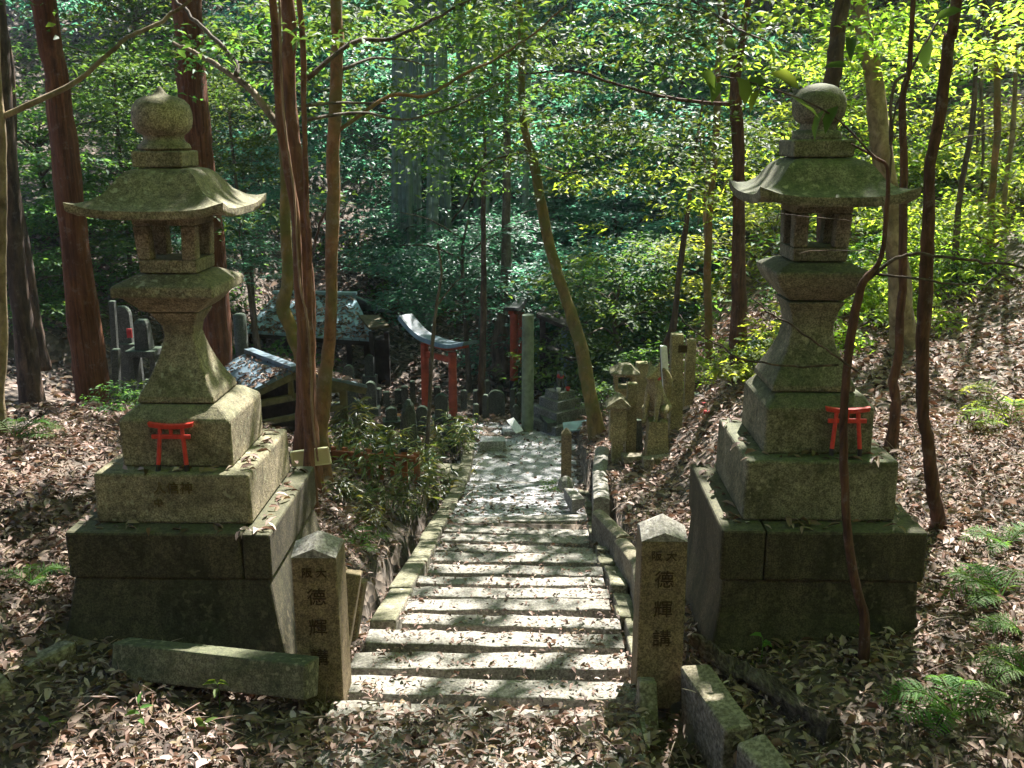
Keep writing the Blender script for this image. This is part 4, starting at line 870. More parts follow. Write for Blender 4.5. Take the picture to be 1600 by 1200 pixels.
G = [(776, 657, 12.6, 26, 48, .1, 0, 'round', 'dark round-topped stone tablet left of the algae-green post'),
     (806, 660, 12.0, 16, 28, .06, .3, 'rough', 'small pale leaning tablet at the foot of the algae-green post'),
     (640, 690, 10.5, 24, 66, .14, .3, 'rough', 'tall pointed grey-green gravestone in bamboo grass by the leaning torii'),
     (597, 700, 9.6, 26, 36, .12, 0, 'rough', 'squat mossy green gravestone behind the orange picket fence'),
     (660, 668, 11.5, 18, 34, .09, 0, 'round', 'dark slab with carved column just right of the pointed gravestone'),
     (612, 660, 11.8, 18, 24, .1, .2, 'round', 'olive slab gravestone left of the pointed gravestone'),
     (560, 672, 11, 26, 48, .12, .1, 'rough', 'broad rough gravestone behind bamboo grass near the orange trunk'),
     (532, 668, 11.6, 16, 40, .1, 0, 'round', 'narrow dark gravestone closest to the smooth orange trunk'),
     (580, 640, 12.6, 18, 44, .1, 0, 'round', 'grey upright slab among the gravestones below the gabled shelter'),
     (546, 610, 13.4, 16, 40, .1, 0, 'round', 'dim tablet behind the gabled shelter roof edge'),
     (578, 590, 15.2, 14, 36, .1, 0, 'round', 'round-topped tablet in front of the small dark hut'),
     (700, 690, 10.8, 20, 22, .12, .2, 'rough', 'low boulder gravestone in bamboo grass right of the leaning torii'),
     (545, 690, 9.8, 20, 40, .11, 0, 'rough', 'shaded rough gravestone left of the squat mossy green one'),
     (690, 655, 12.2, 20, 40, .11, .1, 'round', 'dark slab between the two posts of the leaning torii')]
for a_ in G: slab_grave(*a_)
for i, (px, py, Y, w, h) in enumerate([(620, 640, 13.2, 9, 42), (634, 640, 13.2, 9, 40), (648, 640, 13.2, 9, 44), (683, 640, 13.3, 9, 40), (724, 640, 13.2, 9, 42), (744, 645, 13.0, 10, 46), (763, 640, 13.4, 9, 44), (779, 638, 13.6, 9, 44), (746, 662, 12.2, 10, 40), (760, 664, 12.1, 9, 42), (800, 648, 12.6, 9, 36), (812, 645, 12.8, 9, 34), (668, 632, 13.6, 9, 36), (592, 640, 13.2, 9, 44), (606, 640, 13.2, 9, 40)]):
    slab_grave(px + rng.uniform(-3, 3), py, Y + rng.uniform(-.15, .15), w * rng.uniform(.85, 1.25), h * rng.uniform(.7, 1.15), 0, rng.uniform(-.3, .3), 'post', 'thin dark stone post, ' + ['first', 'second', 'third', 'fourth', 'fifth', 'sixth', 'seventh', 'eighth', 'ninth', 'tenth', 'eleventh', 'twelfth', 'thirteenth', 'fourteenth', 'fifteenth'][sorted([620, 634, 648, 683, 724, 744, 763, 779, 746, 760, 800, 812, 668, 592, 606]).index(px)] + ' from the left along the grave fence', group='thin stone posts of the grave fence')
for px, py, Y, w, lb in ((800, 672, 11.6, 30, 'flat bluish slab lying below the small leaning tablet'), (770, 690, 10.9, 40, 'low flat kerb stone along the back edge of the landing')):
    p = at(px, py, Y); k = w / F_PX * zax(p) / 2
    o = MB().box(p[0] - k, p[0] + k, Y - .12, Y + .12, p[2] - .12, p[2] + .03, .012).build('flat_stone', M['pave'], bevel=.01); tag(o, lb, 'stone slab')
o = MB().bar(at(797, 655, 11.5), at(812, 675, 11.3), .10, .012, up=(.2, -.8, .5)).build('white_plate', M['white']); tag(o, 'white plate leaning among stones left of the algae-green post', 'plate')
# dark little shrine roof on the bank behind the altar
p = at(868, 520, 14.5); dk = thing('dark_shrine', 'dark roofed shrine with blue-grey post on the bank above the stepped altar', 'shrine', (p[0], 14.5, -1.6))
q = [at(838, 490, 14.0), at(890, 512, 13.6), at(905, 500, 14.8), at(850, 478, 15.2)]
mb = MB(); sheet(mb, q, np.array([0, 0, -.06])); mb.build('roof', M['darkwood'], dk)
for px, py in ((848, 500), (882, 512)):
    p = at(px, py, 14.2); MB().box(p[0] - .045, p[0] + .045, 14.15, 14.25, -1.9, p[2] + .02).build('post', M['copper'] if px > 860 else M['darkwood'], dk)
p0, p1 = at(850, 540, 14.5), at(880, 540, 14.5); MB().box(p0[0], p1[0], 14.45, 14.9, -1.9, p0[2] + .2).build('wall', M['darkwood'], dk)
beam('fallen_plank', 'dark plank sloping down the bank behind the stepped altar', 'plank', at(858, 542, 13.4), at(897, 562, 13.0), .12, .03, M['darkwood'])

# ------------------------------------------------------------------ graves right of the stairs
def sqpost(name, label, px, py0, py1, w, Y, m, lean=0, rz=0, cap='flat', px1=None, cat='stone post'):
    p = at(px, py0, Y); q = at(px1 if px1 is not None else px, py1, Y); k = w / F_PX * zax(p) / 2
    t = thing(name, label, cat, p, rz); d = q - p
    zb = min(-.12, h1(p[0], Y) - p[2] - .06)
    pr = [(k, zb, 0), (k * .97, d[2] * .985, d[0]), (k * .9, d[2], d[0])] if cap == 'flat' else [(k, zb, 0), (k * .97, d[2] * .88, d[0] * .9), (k * .1, d[2], d[0])]
    MB().loft(pr, 0, 0).build('shaft', M[m], t, world=False, bevel=.006)
    return t, k, d[2]
t, k, hh = sqpost('stone_post', 'tallest square stone post on the right, with a small carved panel', 1055, 698, 521, 19, 8.8, 'tan', px1=1058)
MB().box(-.02, .06, -k * 1.04, -k * .9, hh - .17, hh - .10).build('carved_panel', M['carve_shade'], t, world=False)
sqpost('stone_post', 'tall slightly leaning stone post behind the tallest one on the right', 1074, 660, 530, 15, 9.6, 'tan', px1=1080)
sqpost('stone_post', 'slim mossy post between the little shrine box and the fox statue', 985, 698, 598, 16, 8.6, 'tan', px1=988)
sqpost('stone_post', 'short olive post behind the slim mossy post, right of the box lantern', 1003, 650, 566, 19, 9.8, 'tan')
sqpost('marker_post', 'short stone marker with pointed top at the landing edge', 885, 740, 668, 16, 9.3, 'pillar', cap='point')
sqpost('stone_post', 'dark slim slab right behind the slim mossy post', 1000, 700, 655, 12, 8.7, 'grave', px1=996)
beam('leaning_slab', 'pale stone slab with sunlit top leaning behind the fox statue', 'stone slab', at(1042, 640, 9.3), at(1036, 540, 9.3), .06, .085, M['white'], up=(0, 1, 0))
bl = thing('box_lantern', 'squat stone box lantern with flared roof, left of the slim post', 'stone lantern', at(976, 690, 9.2))
x, y, zt = at(975, 605, 9.2); z0 = h1(x, 9.2) - .1
MB().loft([(.075, z0), (.07, zt - .02)], x, y).build('pedestal', M['tan'], bl, bevel=.008)
f = MB(); w = .10; hh = .145
f.loft([(w, zt - .02), (w, zt + .012)], x, y); f.loft([(w, zt + hh - .02), (w * 1.02, zt + hh)], x, y)
for sx in (-1, 1):
    for sy in (-1, 1): f.box(min(x + sx * w, x + sx * w * .68), max(x + sx * w, x + sx * w * .68), min(y + sy * w, y + sy * w * .68), max(y + sy * w, y + sy * w * .68), zt + .012, zt + hh - .02)
f.build('fire_box', M['tan'], bl, bevel=.004)
MB().loft([(.09, zt + hh), (.142, zt + hh + .004), (.145, zt + hh + .02), (.10, zt + hh + .05), (.066, zt + hh + .085), (.06, zt + hh + .095)], x, y).build('roof', M['granite'], bl, bevel=.006)
sb = thing('little_shrine', 'little yellowish stone shrine with gabled mossy roof right of the leaning trunk', 'shrine', at(965, 705, 8.5))
x, y, zb = at(964, 705, 8.5); zt = at(964, 632, 8.5)[2]
MB().loft([(.055, zb - .2), (.05, zb + .12)], x, y).build('pedestal', M['tan'], sb, bevel=.006)
MB().loft([(.078, zb + .12), (.076, zt)], x, y).build('cabinet', M['tan'], sb, bevel=.005)
rr = [[(x - .115, yy, zt - .02), (x + .105, yy, zt - .01), (x + .105, yy, zt + .012), (x + .02, yy, zt + .085), (x, yy, zt + .085), (x - .115, yy, zt + .006)] for yy in (y - .11, y + .12)]
MB().rings(rr).build('roof', M['granite'], sb, bevel=.006)
fp = at(1025, 715, 8.35); ft = at(1025, 655, 8.35)
fs = thing('fox_statue', 'stone fox statue sitting upright on a tapered pedestal, red at its neck', 'statue', (fp[0], fp[1], fp[2]))
MB().loft([(.115, -.3), (.112, .0), (.10, .05), (.085, ft[2] - fp[2])], 0, 0).build('pedestal', M['tan'], fs, world=False, bevel=.006)
skin_figure('fox_body', FOX, FE, FR, M['tan'], fs, ft + np.array([0, 0.03, -.01]), R_(-35), .74)
b = MB().lathe([(.045, .36), (.062, .385), (.048, .415)], 0, -.052, 14); b.shift(Matrix.Rotation(R_(-35), 4, 'Z')); b.build('neck_cloth', M['cloth'], fs, smooth=True, world=False).location = Vector(ft - fp) + Vector((0, .03, 0))
beam('kerb_stone', 'low square stone post end standing in leaves before the fox statue', 'stone post', at(1012, 760, 8.0), at(1012, 715, 8.0), .10, .11, M['concrete'], up=(0, 1, 0))
beam('kerb_stone', 'long low kerb stone running right from the fox pedestal', 'kerb stone', at(1018, 722, 8.1), at(1072, 716, 8.2), .10, .09, M['concrete'])
beam('fallen_post', 'fallen mossy stone post lying slantwise right of the fox statue', 'stone beam', at(1046, 712, 8.6), at(1110, 696, 9.0), .08, .08, M['curb'])
beam('kerb_stone', 'low kerb stone left of the fox pedestal under the slim mossy post', 'kerb stone', at(972, 716, 8.3), at(1004, 716, 8.3), .12, .07, M['concrete'])
beam('stone_block', 'mossy block between the fallen post and the right lantern base', 'stone block', at(1078, 715, 8.3), at(1106, 712, 8.4), .11, .07, M['grave'])
for px, py, Y, w, h, lb in ((1112, 640, 9.8, 30, 14, 'low plinth piled with dark rounded stones left of the right lantern'), (1138, 650, 9.4, 26, 12, 'low mossy plinth next to the pile of dark rounded stones')):
    p = at(px, py, Y); k = w / F_PX * zax(p) / 2
    t = thing('low_plinth', lb, 'plinth', (p[0], Y, p[2]))
    MB().box(-k, k, -.14, .14, h1(p[0], Y) - p[2] - .1, .05, .006).build('slab', M['grave'], t, world=False, bevel=.01)
NW = ['topmost', 'leftmost', 'front', 'rearmost', 'rightmost', 'smallest']
p = at(1112, 632, 9.8)
for i in range(6):
    o = MB().lathe([(0, -.03), (.045, -.025), (.06, .01), (.045, .045), (0, .06)], 0, 0, 9).build('rounded_stone', M['grave'], smooth=True)
    o.location = (p[0] + [-.02, -.13, .02, -.05, .12, .07][i], 9.8 + [0, .02, -.1, .08, .0, -.06][i], p[2] + [.13, .06, .05, .06, .06, .045][i]); o.scale = ([1, 1.1, .9, 1, 1, .7][i],) * 3
    tag(o, NW[i] + ' of the dark rounded stones piled on the low plinth', 'stone', 'rounded stones on the low plinth')
for px, py, Y, m, lb in ((1102, 690, 8.7, 'cloth', 'small red cloth bundle in leaves left of the right lantern base'), (1098, 655, 9.2, 'cloth', 'dark red offering cup by the low plinth')):
    o = MB().lathe([(0, -.02), (.03, -.02), (.034, .0), (.026, .018), (.0, .022)], 0, 0, 7).build('offering', M[m]); q_ = at(px, py, Y); o.location = (q_[0], q_[1], h1(q_[0], q_[1]) + .01); tag(o, lb, 'offering')
# a distant lantern roof shining behind the right lantern shaft, and a gabled hokora roof
x, y, z = at(1196, 548, 9.9); rl_ = thing('grave_lantern', 'sunlit curved roof of a grave lantern just left of the right lantern shaft', 'stone lantern', (x, y, h1(x, y)))
roof_mesh(x, y, .22, z - .03, [(.22, z - .026, .04), (.222, z, .04), (.18, z + .02, .01), (.13, z + .07, 0), (.10, z + .10, 0), (.05, z + .12, 0)], .04).build('roof', M['white'], rl_, smooth=True)
MB().loft([(.09, h1(x, y) - .1), (.08, z - .03)], x, y).build('shaft', M['grave'], rl_, bevel=.006)
x, y, z = at(1132, 555, 11.8); hk = thing('gabled_shrine', 'small gabled pale roof glimpsed between the thin trunk and the forked tree', 'shrine', (x, y, h1(x, y)))
MB().rings([[(x - .17, yy, z - .03), (x + .17, yy, z - .03), (x + .17, yy, z), (x, yy, z + .10), (x - .17, yy, z)] for yy in (y - .15, y + .15)]).build('roof', M['white'], hk)
MB().box(x - .1, x + .1, y - .1, y + .1, h1(x, y) - .1, z - .03).build('cabinet', M['grave'], hk)

# ------------------------------------------------------------------ graves behind the left lantern
x, y, z = at(226, 545, 10.5); gr = thing('obelisk_grave', 'dark tapering gravestone on a stone table behind the left lantern shaft', 'gravestone', (x, y, h1(x, y)))
MB().loft([(.085, z), (.07, z + .30), (.05, z + .34)], x, y).build('stele', M['grave'], gr, bevel=.01)
MB().box(x - .18, x + .16, y - .14, y + .14, z - .07, z).build('table_top', M['grave'], gr, bevel=.008)
for sx in (-.13, .11): MB().box(x + sx - .03, x + sx + .03, y - .1, y + .1, h1(x, y) - .2, z - .07).build('leg', M['grave'], gr, bevel=.005)
sqpost('pale_post', 'thin blue-grey post right of the leaning cedar', 181, 640, 545, 11, 9.5, 'grave')
sqpost('pale_post', 'upright pale slab gravestone beside the leaning cedar', 175, 545, 470, 9, 11, 'grave')
slab_grave(196, 540, 11.4, 26, 62, .1, 0, 'round', 'tall dim slab gravestone behind the obelisk gravestone')
o = MB().rings([[(-.05, -.012 + .008 * (i % 2), z_), (.05, -.012 - .006 * (i % 2), z_), (.055, .012, z_), (-.052, .012 + .006 * (i % 2), z_)] for i, z_ in enumerate((-.1, -.05, 0, .05, .08))]).build('red_cloth', M['cloth']); q_ = at(202, 520, 10.9); o.location = q_; o.scale = (.6, .6, .6); tag(o, 'small faded red cloth on the slab left of the obelisk gravestone', 'cloth')
for i, (px, py, Y, w, h, lb) in enumerate(((382, 600, 11.5, 26, 110, 'round stone pillar with pale top left of the gabled shelter'),)):
    p = at(px, py, Y); q = at(px, py - h, Y); r_ = w / F_PX * zax(p) / 2
    o = MB().tube([(p[0], Y, h1(p[0], Y) - .1), (p[0], Y, q[2] - .02), (p[0], Y, q[2])], [r_ * .8, r_ * .76, r_ * .5], 18).build('round_pillar', M['grave'], smooth=True); tag(o, lb, 'stone pillar')

# ------------------------------------------------------------------ foliage
ORD = ['first', 'second', 'third', 'fourth', 'fifth', 'sixth', 'seventh', 'eighth', 'ninth', 'tenth', 'eleventh', 'twelfth', 'thirteenth', 'fourteenth', 'fifteenth', 'sixteenth', 'seventeenth', 'eighteenth', 'nineteenth', 'twentieth', 'twenty-first', 'twenty-second', 'twenty-third', 'twenty-fourth', 'twenty-fifth', 'twenty-sixth', 'twenty-seventh', 'twenty-eighth', 'twenty-ninth', 'thirtieth'] + ['%s' % w for w in ('thirty-first thirty-second thirty-third thirty-fourth thirty-fifth thirty-sixth thirty-seventh thirty-eighth thirty-ninth fortieth').split()]
def proj(p):
    v = np.asarray(p, float) - EYE; w = v @ AX; return 800 + F_PX * (v @ RT) / w, 600 - F_PX * (v @ UP) / w, w

# overhead canopy: leaf fans, with gaps cut to let sun onto chosen ground
def light_at(x, y):
    v = np.full(np.shape(x), .07)
    def box(x0, x1, y0, y1, q): v[(x > x0) & (x < x1) & (y > y0) & (y < y1)] = q
    box(-99, 99, 12, 99, .8); box(-99, -3.0, 7, 99, .04); box(-4, -1.5, 13, 20, .3); box(-6.5, -2.4, 14.5, 19.5, .75)
    box(-2.3, .9, 11.9, 15, .04); box(2.4, 14, 9.5, 30, .75); box(1.7, 5, 5.6, 9.5, .5); box(1.75, 3.6, 3.7, 5.8, .95); box(.6, 1.9, 5.5, 10.5, .66)
    box(-.9, .7, 3.0, 4.6, .42); box(-.9, .7, 4.6, 9.3, .5); box(-1, .9, 9.1, 12.2, .03)
    box(-3.9, -1.8, 4.0, 7.0, .7); box(-3.6, -2.1, 2.8, 4.0, .42); box(-1.85, -1.05, 1.8, 3.4, .75)
    box(.45, .75, 2.3, 3.3, .3); box(-.5, .6, 1.5, 2.9, .3); box(1.5, 2.4, 2.6, 3.4, .14); box(-1.8, -.9, 1.2, 2.0, .2)
    return v
def blocked(P):
    """which canopy leaves stay: gaps are shaped along the sun to dapple the ground as light_at asks"""
    z0 = np.where(P[:, 1] < 20, -.3, 1.5); g = P[:, :2] - (SD[:2] / SD[2])[None] * (P[:, 2] - z0)[:, None]
    l = np.clip(light_at(g[:, 0], g[:, 1]), .02, .98); zq = 4.91 * (l ** .14 - (1 - l) ** .14)
    nz = vnoise(g[:, 0], g[:, 1], .34, 21) * .55 + vnoise(g[:, 0] + 3.3, g[:, 1], .14, 22) * .45
    return nz > .5 + .17 * zq
n = 6800
cands = np.stack([rng.uniform(-7, 12, n), rng.uniform(-3, 30, n), rng.uniform(5.2, 8.6, n)], 1); ex = 800; cands = np.concatenate([cands, np.stack([rng.uniform(-6, 7, ex), rng.uniform(-5, 5, ex), rng.uniform(5, 9, ex)], 1)]); cands[:, 2] += np.maximum(0, cands[:, 1] - 18) * .35  # second batch: unseen fans added above the camera to cut sky light
cands = cands[(np.hypot(cands[:, 0] + 4, cands[:, 1] - 17.5) > 1.8) & ((cands[:, 1] < 21.5) | (cands[:, 0] < -4))]  # opened above the shelter and far slope to let light in
keys = [k for k in TREES if k[0] in 'TR' and TREES[k]['top'][2] > 4.6]
tops = np.array([TREES[k]['top'] for k in keys])
own = np.argmin(np.hypot(cands[:, None, 0] - tops[None, :, 0], cands[:, None, 1] - tops[None, :, 1]), 1)
for j, k in enumerate(keys): TREES[k]['cl'] = [(c, .55, 22, .19) for c in cands[own == j]]
# lower sprays one sees along the boughs
def zone(key, px, py, rx, ry, Ya, Yb, n, L=.085, r=.32, k=30):
    i = 0
    while i < n:                                                 # layered boughs: a few fans side by side
        a = rng.uniform(0, 2 * np.pi); q_ = math.sqrt(rng.uniform()); c = at(px + rx * q_ * math.cos(a), py + ry * q_ * math.sin(a), rng.uniform(Ya, Yb)); m = int(rng.integers(4, 9)); sp_ = rng.uniform(.35, .8) * r / .32
        for j in range(m):
            TREES[key]['cl'].append((c + rng.normal(0, 1, 3) * np.array([sp_, sp_ * .7, .07]), r * rng.uniform(.7, 1.2), k, L))
        i += m
zone('T4', 850, 110, 190, 150, 9.6, 12, 120); zone('T4', 720, 250, 110, 70, 10.4, 12, 26)
zone('T6', 1000, 150, 140, 170, 9, 11, 90); zone('T6', 1080, 40, 120, 70, 8.5, 10, 40)
zone('T3d', 640, 110, 190, 110, 7.5, 9.6, 55); zone('T3b', 560, 40, 170, 80, 7.5, 9.5, 40); zone('T3', 475, 30, 30, 28, 5.9, 6.1, 5, .075, .16, 12)
zone('T3e', 360, 60, 90, 60, 8, 9.6, 22); zone('T3', 400, 320, 40, 60, 9, 10, 8)
zone('T8', 1370, 40, 170, 90, 8, 10, 60); zone('T10', 1540, 40, 110, 70, 5.5, 8, 30, .07, .22, 22); zone('T5', 1060, 320, 100, 60, 10, 11.5, 30)
zone('R1', 1520, 200, 110, 190, 10, 12.5, 110); zone('R2', 1570, 360, 60, 120, 9.5, 11, 40); zone('R0', 1470, 280, 90, 160, 10.5, 13, 70); zone('R4', 1330, 180, 140, 140, 12, 14, 90)
zone('T1', 170, 130, 70, 60, 9, 10.5, 10)
YG = {'T8': 'maple', 'R0': 'maple', 'R1': 'maple', 'R2': 'maple', 'R3': 'maple', 'R4': 'maple', 'T10': 'maple', 'T5': 'maple', 'T4': 'evergreen', 'T3d': 'evergreen', 'T3b': 'evergreen', 'T3e': 'evergreen'}
for k, T in TREES.items():
    if not T['cl']: continue
    vs, fs_, n0 = [], [], 0
    for i, (c, r, n, L) in enumerate(T['cl']):
        v, f = sprays([c], r, n, L, .2, seed=i * 31 + len(k)); vs.append(v); fs_.append(f + n0); n0 += len(v)
    V = np.concatenate(vs).reshape(-1, 5, 3); ok = blocked(V[:, 4]) | (V[:, 4, 2] < 3.2); V = V[ok].reshape(-1, 3); i_ = np.arange(ok.sum())[:, None] * 5
    Fq = np.concatenate([i_ + np.array([[0, 4, 1]]), i_ + np.array([[1, 4, 2]]), i_ + np.array([[0, 3, 4]]), i_ + np.array([[3, 2, 4]])])
    raw_mesh('crown', V, Fq, M[YG.get(k, 'canopy')], T['o'])

# big dark leaves on a twig close to the camera, upper right
tw = thing('leafy_twig', 'leafy twig with big dark leaves close to the camera, left of the right jewel', 'twig', at(1330, 225, 3.35))
Q = smooth_path([at(1371, 250, 3.35), at(1300, 180, 3.25), at(1210, 140, 3.2), at(1120, 118, 3.2), at(1075, 125, 3.2)], 6); MB().tube(Q, np.linspace(.004, .0015, len(Q)), 6).build('stem', M['darkbark'], tw)
pts = np.array([at(*a_) for a_ in [(1090, 115, 3.2), (1110, 128, 3.2), (1150, 120, 3.2), (1185, 140, 3.2), (1200, 130, 3.2), (1235, 150, 3.2), (1250, 140, 3.22), (1290, 170, 3.25), (1325, 105, 3.2), (1335, 60, 3.2), (1310, 165, 3.25), (1150, 75, 3.2), (1195, 60, 3.2), (1505, 15, 3.3), (1455, 60, 3.3)]]); n = len(pts)
dd = np.stack([rng.normal(-.3, .5, n), rng.normal(0, .4, n), rng.normal(-.6, .4, n)], 1)
v, f = leaf_geo2(pts, np.stack([rng.normal(0, .6, n), -np.ones(n) * .6, np.ones(n) * .6], 1), dd, rng.uniform(.08, .12, n), rng.uniform(.035, .05, n)); raw_mesh('leaves', v, f, M['evergreen'], tw)

# far trees: shared crowns, each tree with its own trunk
def crown_mesh(name, seed, matl, layers=6, per=32, L=.135, r=.5, leaves=44, R=1.7, Hh=2.4, pointy=.3):
    g = np.random.default_rng(seed); cs = []; rs = []
    for l in range(layers):
        u = l / max(1, layers - 1); z = -Hh / 2 + Hh * u; rr = R * (1 - pointy * u) * g.uniform(.75, 1.15) * (1 - .35 * (abs(u - .4) * 1.3) ** 2)
        m = int(per * (rr / R) ** 2) + 4; lx, ly = g.normal(0, .3, 2)
        for i in range(m):
            a = g.uniform(0, 2 * np.pi); q_ = math.sqrt(g.uniform(.05, 1)) * rr
            cs.append((math.cos(a) * q_ + lx, math.sin(a) * q_ + ly, z - .12 * q_ * q_ / R + g.normal(0, .13))); rs.append(r * g.uniform(.6, 1.2))
    v, f = sprays(cs, np.array(rs), leaves, L, .18, seed + 5)
    o = raw_mesh(name, v, f, matl); me = o.data; bpy.data.objects.remove(o); return me
CROWN = {k: [crown_mesh('crown', s_ * 17 + i * 3 + 1, M[k]) for i, s_ in enumerate(range(3))] for k in ('evergreen', 'teal', 'maple')}
CROWN['needle'] = [crown_mesh('crown', 91, M['needle'], 6, 9, .13, .5, 22), crown_mesh('crown', 92, M['needle'], 6, 8, .13, .5, 22)]
ngroup = {}
def far_tree(x, Y, zc, sc, kind, label, group, tm='grey', tr=.07, sq=1.0, name='understory_tree'):
    z0 = h1(x, Y); t = thing(name, label, 'tree', (x, Y, z0), 0, group)
    lean = rng.normal(0, .25, 2) * sc
    P = smooth_path([(x - lean[0], Y - lean[1], z0 - .3), (x - lean[0] * .6, Y - lean[1] * .6, z0 + (zc - z0) * .4), (x, Y, zc), (x + .1, Y, zc + sc * .8)], 5)
    mb = MB().tube(P, np.linspace(tr * sc, tr * sc * .25, len(P)), 8, wob=.06)
    for i in range(6):
        a = rng.uniform(0, 6.28); s0 = P[int(len(P) * rng.uniform(.45, .85))]; e_ = s0 + np.array([math.cos(a), math.sin(a), rng.uniform(.15, .6)]) * sc * rng.uniform(.8, 1.4)
        mb.tube(smooth_path([s0, (s0 + e_) / 2 + (0, 0, .12 * sc), e_], 3), np.linspace(.028, .01, 7) * sc, 5)
    mb.build('trunk', M[tm], t, smooth=True)
    o = bpy.data.objects.new('crown', CROWN[kind][int(rng.integers(0, len(CROWN[kind])))]); COL.objects.link(o); o.parent = t
    o.location = (0, 0, zc - z0); o.rotation_euler = (0, 0, rng.uniform(0, 6.28)); o.scale = (sc, sc, sc * sq)
    return t
# explicit ones seen one by one: px, py of the crown centre, Y, scale, kind, label
for px, py, Y, sc, kind, sq, lb in [
    (722, 405, 15.5, .78, 'teal', .62, 'broad layered teal-tinted tree in the middle of the hollow above the leaning torii'),
    (628, 372, 19.5, .8, 'teal', .6, 'layered teal tree left of the broad one, right of the orange trunk'),
    (780, 395, 17, .8, 'teal', .6, 'layered teal tree touching the leaning mossy trunk from the left'),
    (960, 500, 13.5, .85, 'evergreen', .95, 'dense dark green bush-like tree right of the leaning mossy trunk'),
    (1020, 470, 14.5, .8, 'evergreen', .9, 'dark leafy tree behind the tall stone posts on the right'),
    (905, 470, 15.5, .8, 'teal', .9, 'cool green tree directly behind the leaning mossy trunk'),
    (960, 330, 18, 1.0, 'teal', .7, 'blue-green tree right of the leaning trunk at mid height'),
    (930, 230, 21, 1.1, 'teal', .8, 'hazy blue-green tree above the blue-green one at mid height'),
    (1050, 250, 17, .9, 'teal', .7, 'teal tree left of the thin pale trunk'),
    (1080, 400, 15, .8, 'teal', .7, 'low teal tree behind the thin pale trunk'),
    (1200, 400, 13.5, .7, 'maple', .8, 'bright yellow-green tree just left of the right lantern fire box'),
    (1400, 430, 11.5, .62, 'maple', .8, 'bright sunlit bush behind the right lantern platform'),
    (1250, 230, 16, .9, 'maple', .8, 'sunlit tree behind the jewel of the right lantern'),
    (1500, 440, 11.8, .6, 'maple', .7, 'sunlit leafy bush between the dark trunk and the thin orange one'),
    (1330, 330, 15, .9, 'maple', .8, 'sunlit tree behind the right lantern roof'),
    (1450, 330, 14, .9, 'maple', .8, 'sunlit tree behind the dark trunk at the right'),
    (1560, 300, 13.5, .9, 'maple', .8, 'sunlit tree at the right border behind thin trunks'),
    (375, 375, 13.5, .42, 'teal', .7, 'small teal tree showing right of the left lantern roof'),
    (360, 200, 15, .6, 'evergreen', .8, 'bright-tipped tree right of the cedar behind the left jewel'),
    (180, 150, 15, .65, 'evergreen', .7, 'green tree seen between the two big cedars'),
    (60, 260, 14.5, .8, 'evergreen', .8, 'shaded tree on the left slope between the left border and the big leaning cedar'),
    (235, 300, 15, .7, 'evergreen', .7, 'shaded tree behind the left lantern roof'),
    (140, 380, 15, .7, 'evergreen', .7, 'low shaded tree on the slope behind the big leaning cedar'),
    (40, 440, 13, .5, 'evergreen', .7, 'dark bushy tree low at the left border'),
    (380, 270, 16.5, .8, 'teal', .7, 'cool green tree between the straight cedar and the red-brown clump'),
    (300, 395, 19, .6, 'teal', .6, 'low cool green tree glimpsed behind the left lantern platform'),
    (210, 60, 17, .9, 'evergreen', .8, 'high dark tree crown between the two big cedars at the top border'),
    (840, 500, 16.5, .7, 'teal', .7, 'low teal tree above the black beam of the edge-on torii')]:
    p = at(px, py, Y); far_tree(p[0], Y, p[2], sc, kind, lb, None, sq=sq)
# the wooded far slope, row by row
rows = [(19.5, 2.6), (23, 2.8), (27, 3.0), (31.5, 3.3), (37, 3.8), (44, 4.6)]
RW = ['front row', 'second row', 'third row', 'fourth row', 'fifth row', 'rearmost row']
for ri, (Y, dx) in enumerate(rows):
    items = []
    for x in np.arange(-Y * .62, Y * .66, dx):
        xx = x + rng.uniform(-.8, .8); yy = Y + rng.uniform(-1.2, 1.2); z0 = h1(xx, yy); px, py, w = proj((xx, yy, z0 + 3))
        if -120 < px < 1720 and not (ri == 0 and (300 < px < 860)): items.append((px, xx, yy, z0))
    items.sort()
    for i, (px, xx, yy, z0) in enumerate(items):
        u = rng.uniform(); kind = 'needle' if px < 420 and u < .3 else ('maple' if px > 1130 and u < .8 else ('teal' if u < .68 else 'evergreen'))
        sc = rng.uniform(.95, 1.4) * (1 + .03 * (Y - 20)); nm = {'needle': 'dull twiggy', 'maple': 'yellow-green', 'teal': 'blue-green', 'evergreen': 'dark green'}[kind]
        far_tree(xx, yy, z0 + rng.uniform(2.2, 4.6), sc, kind, '%s tree on the far slope, %s from the left in its %s' % (nm, ORD[i], RW[ri]), 'trees of the far slope', tm='grey' if u < .5 else 'darkbark', sq=rng.uniform(.8, 1.25), name='slope_tree')
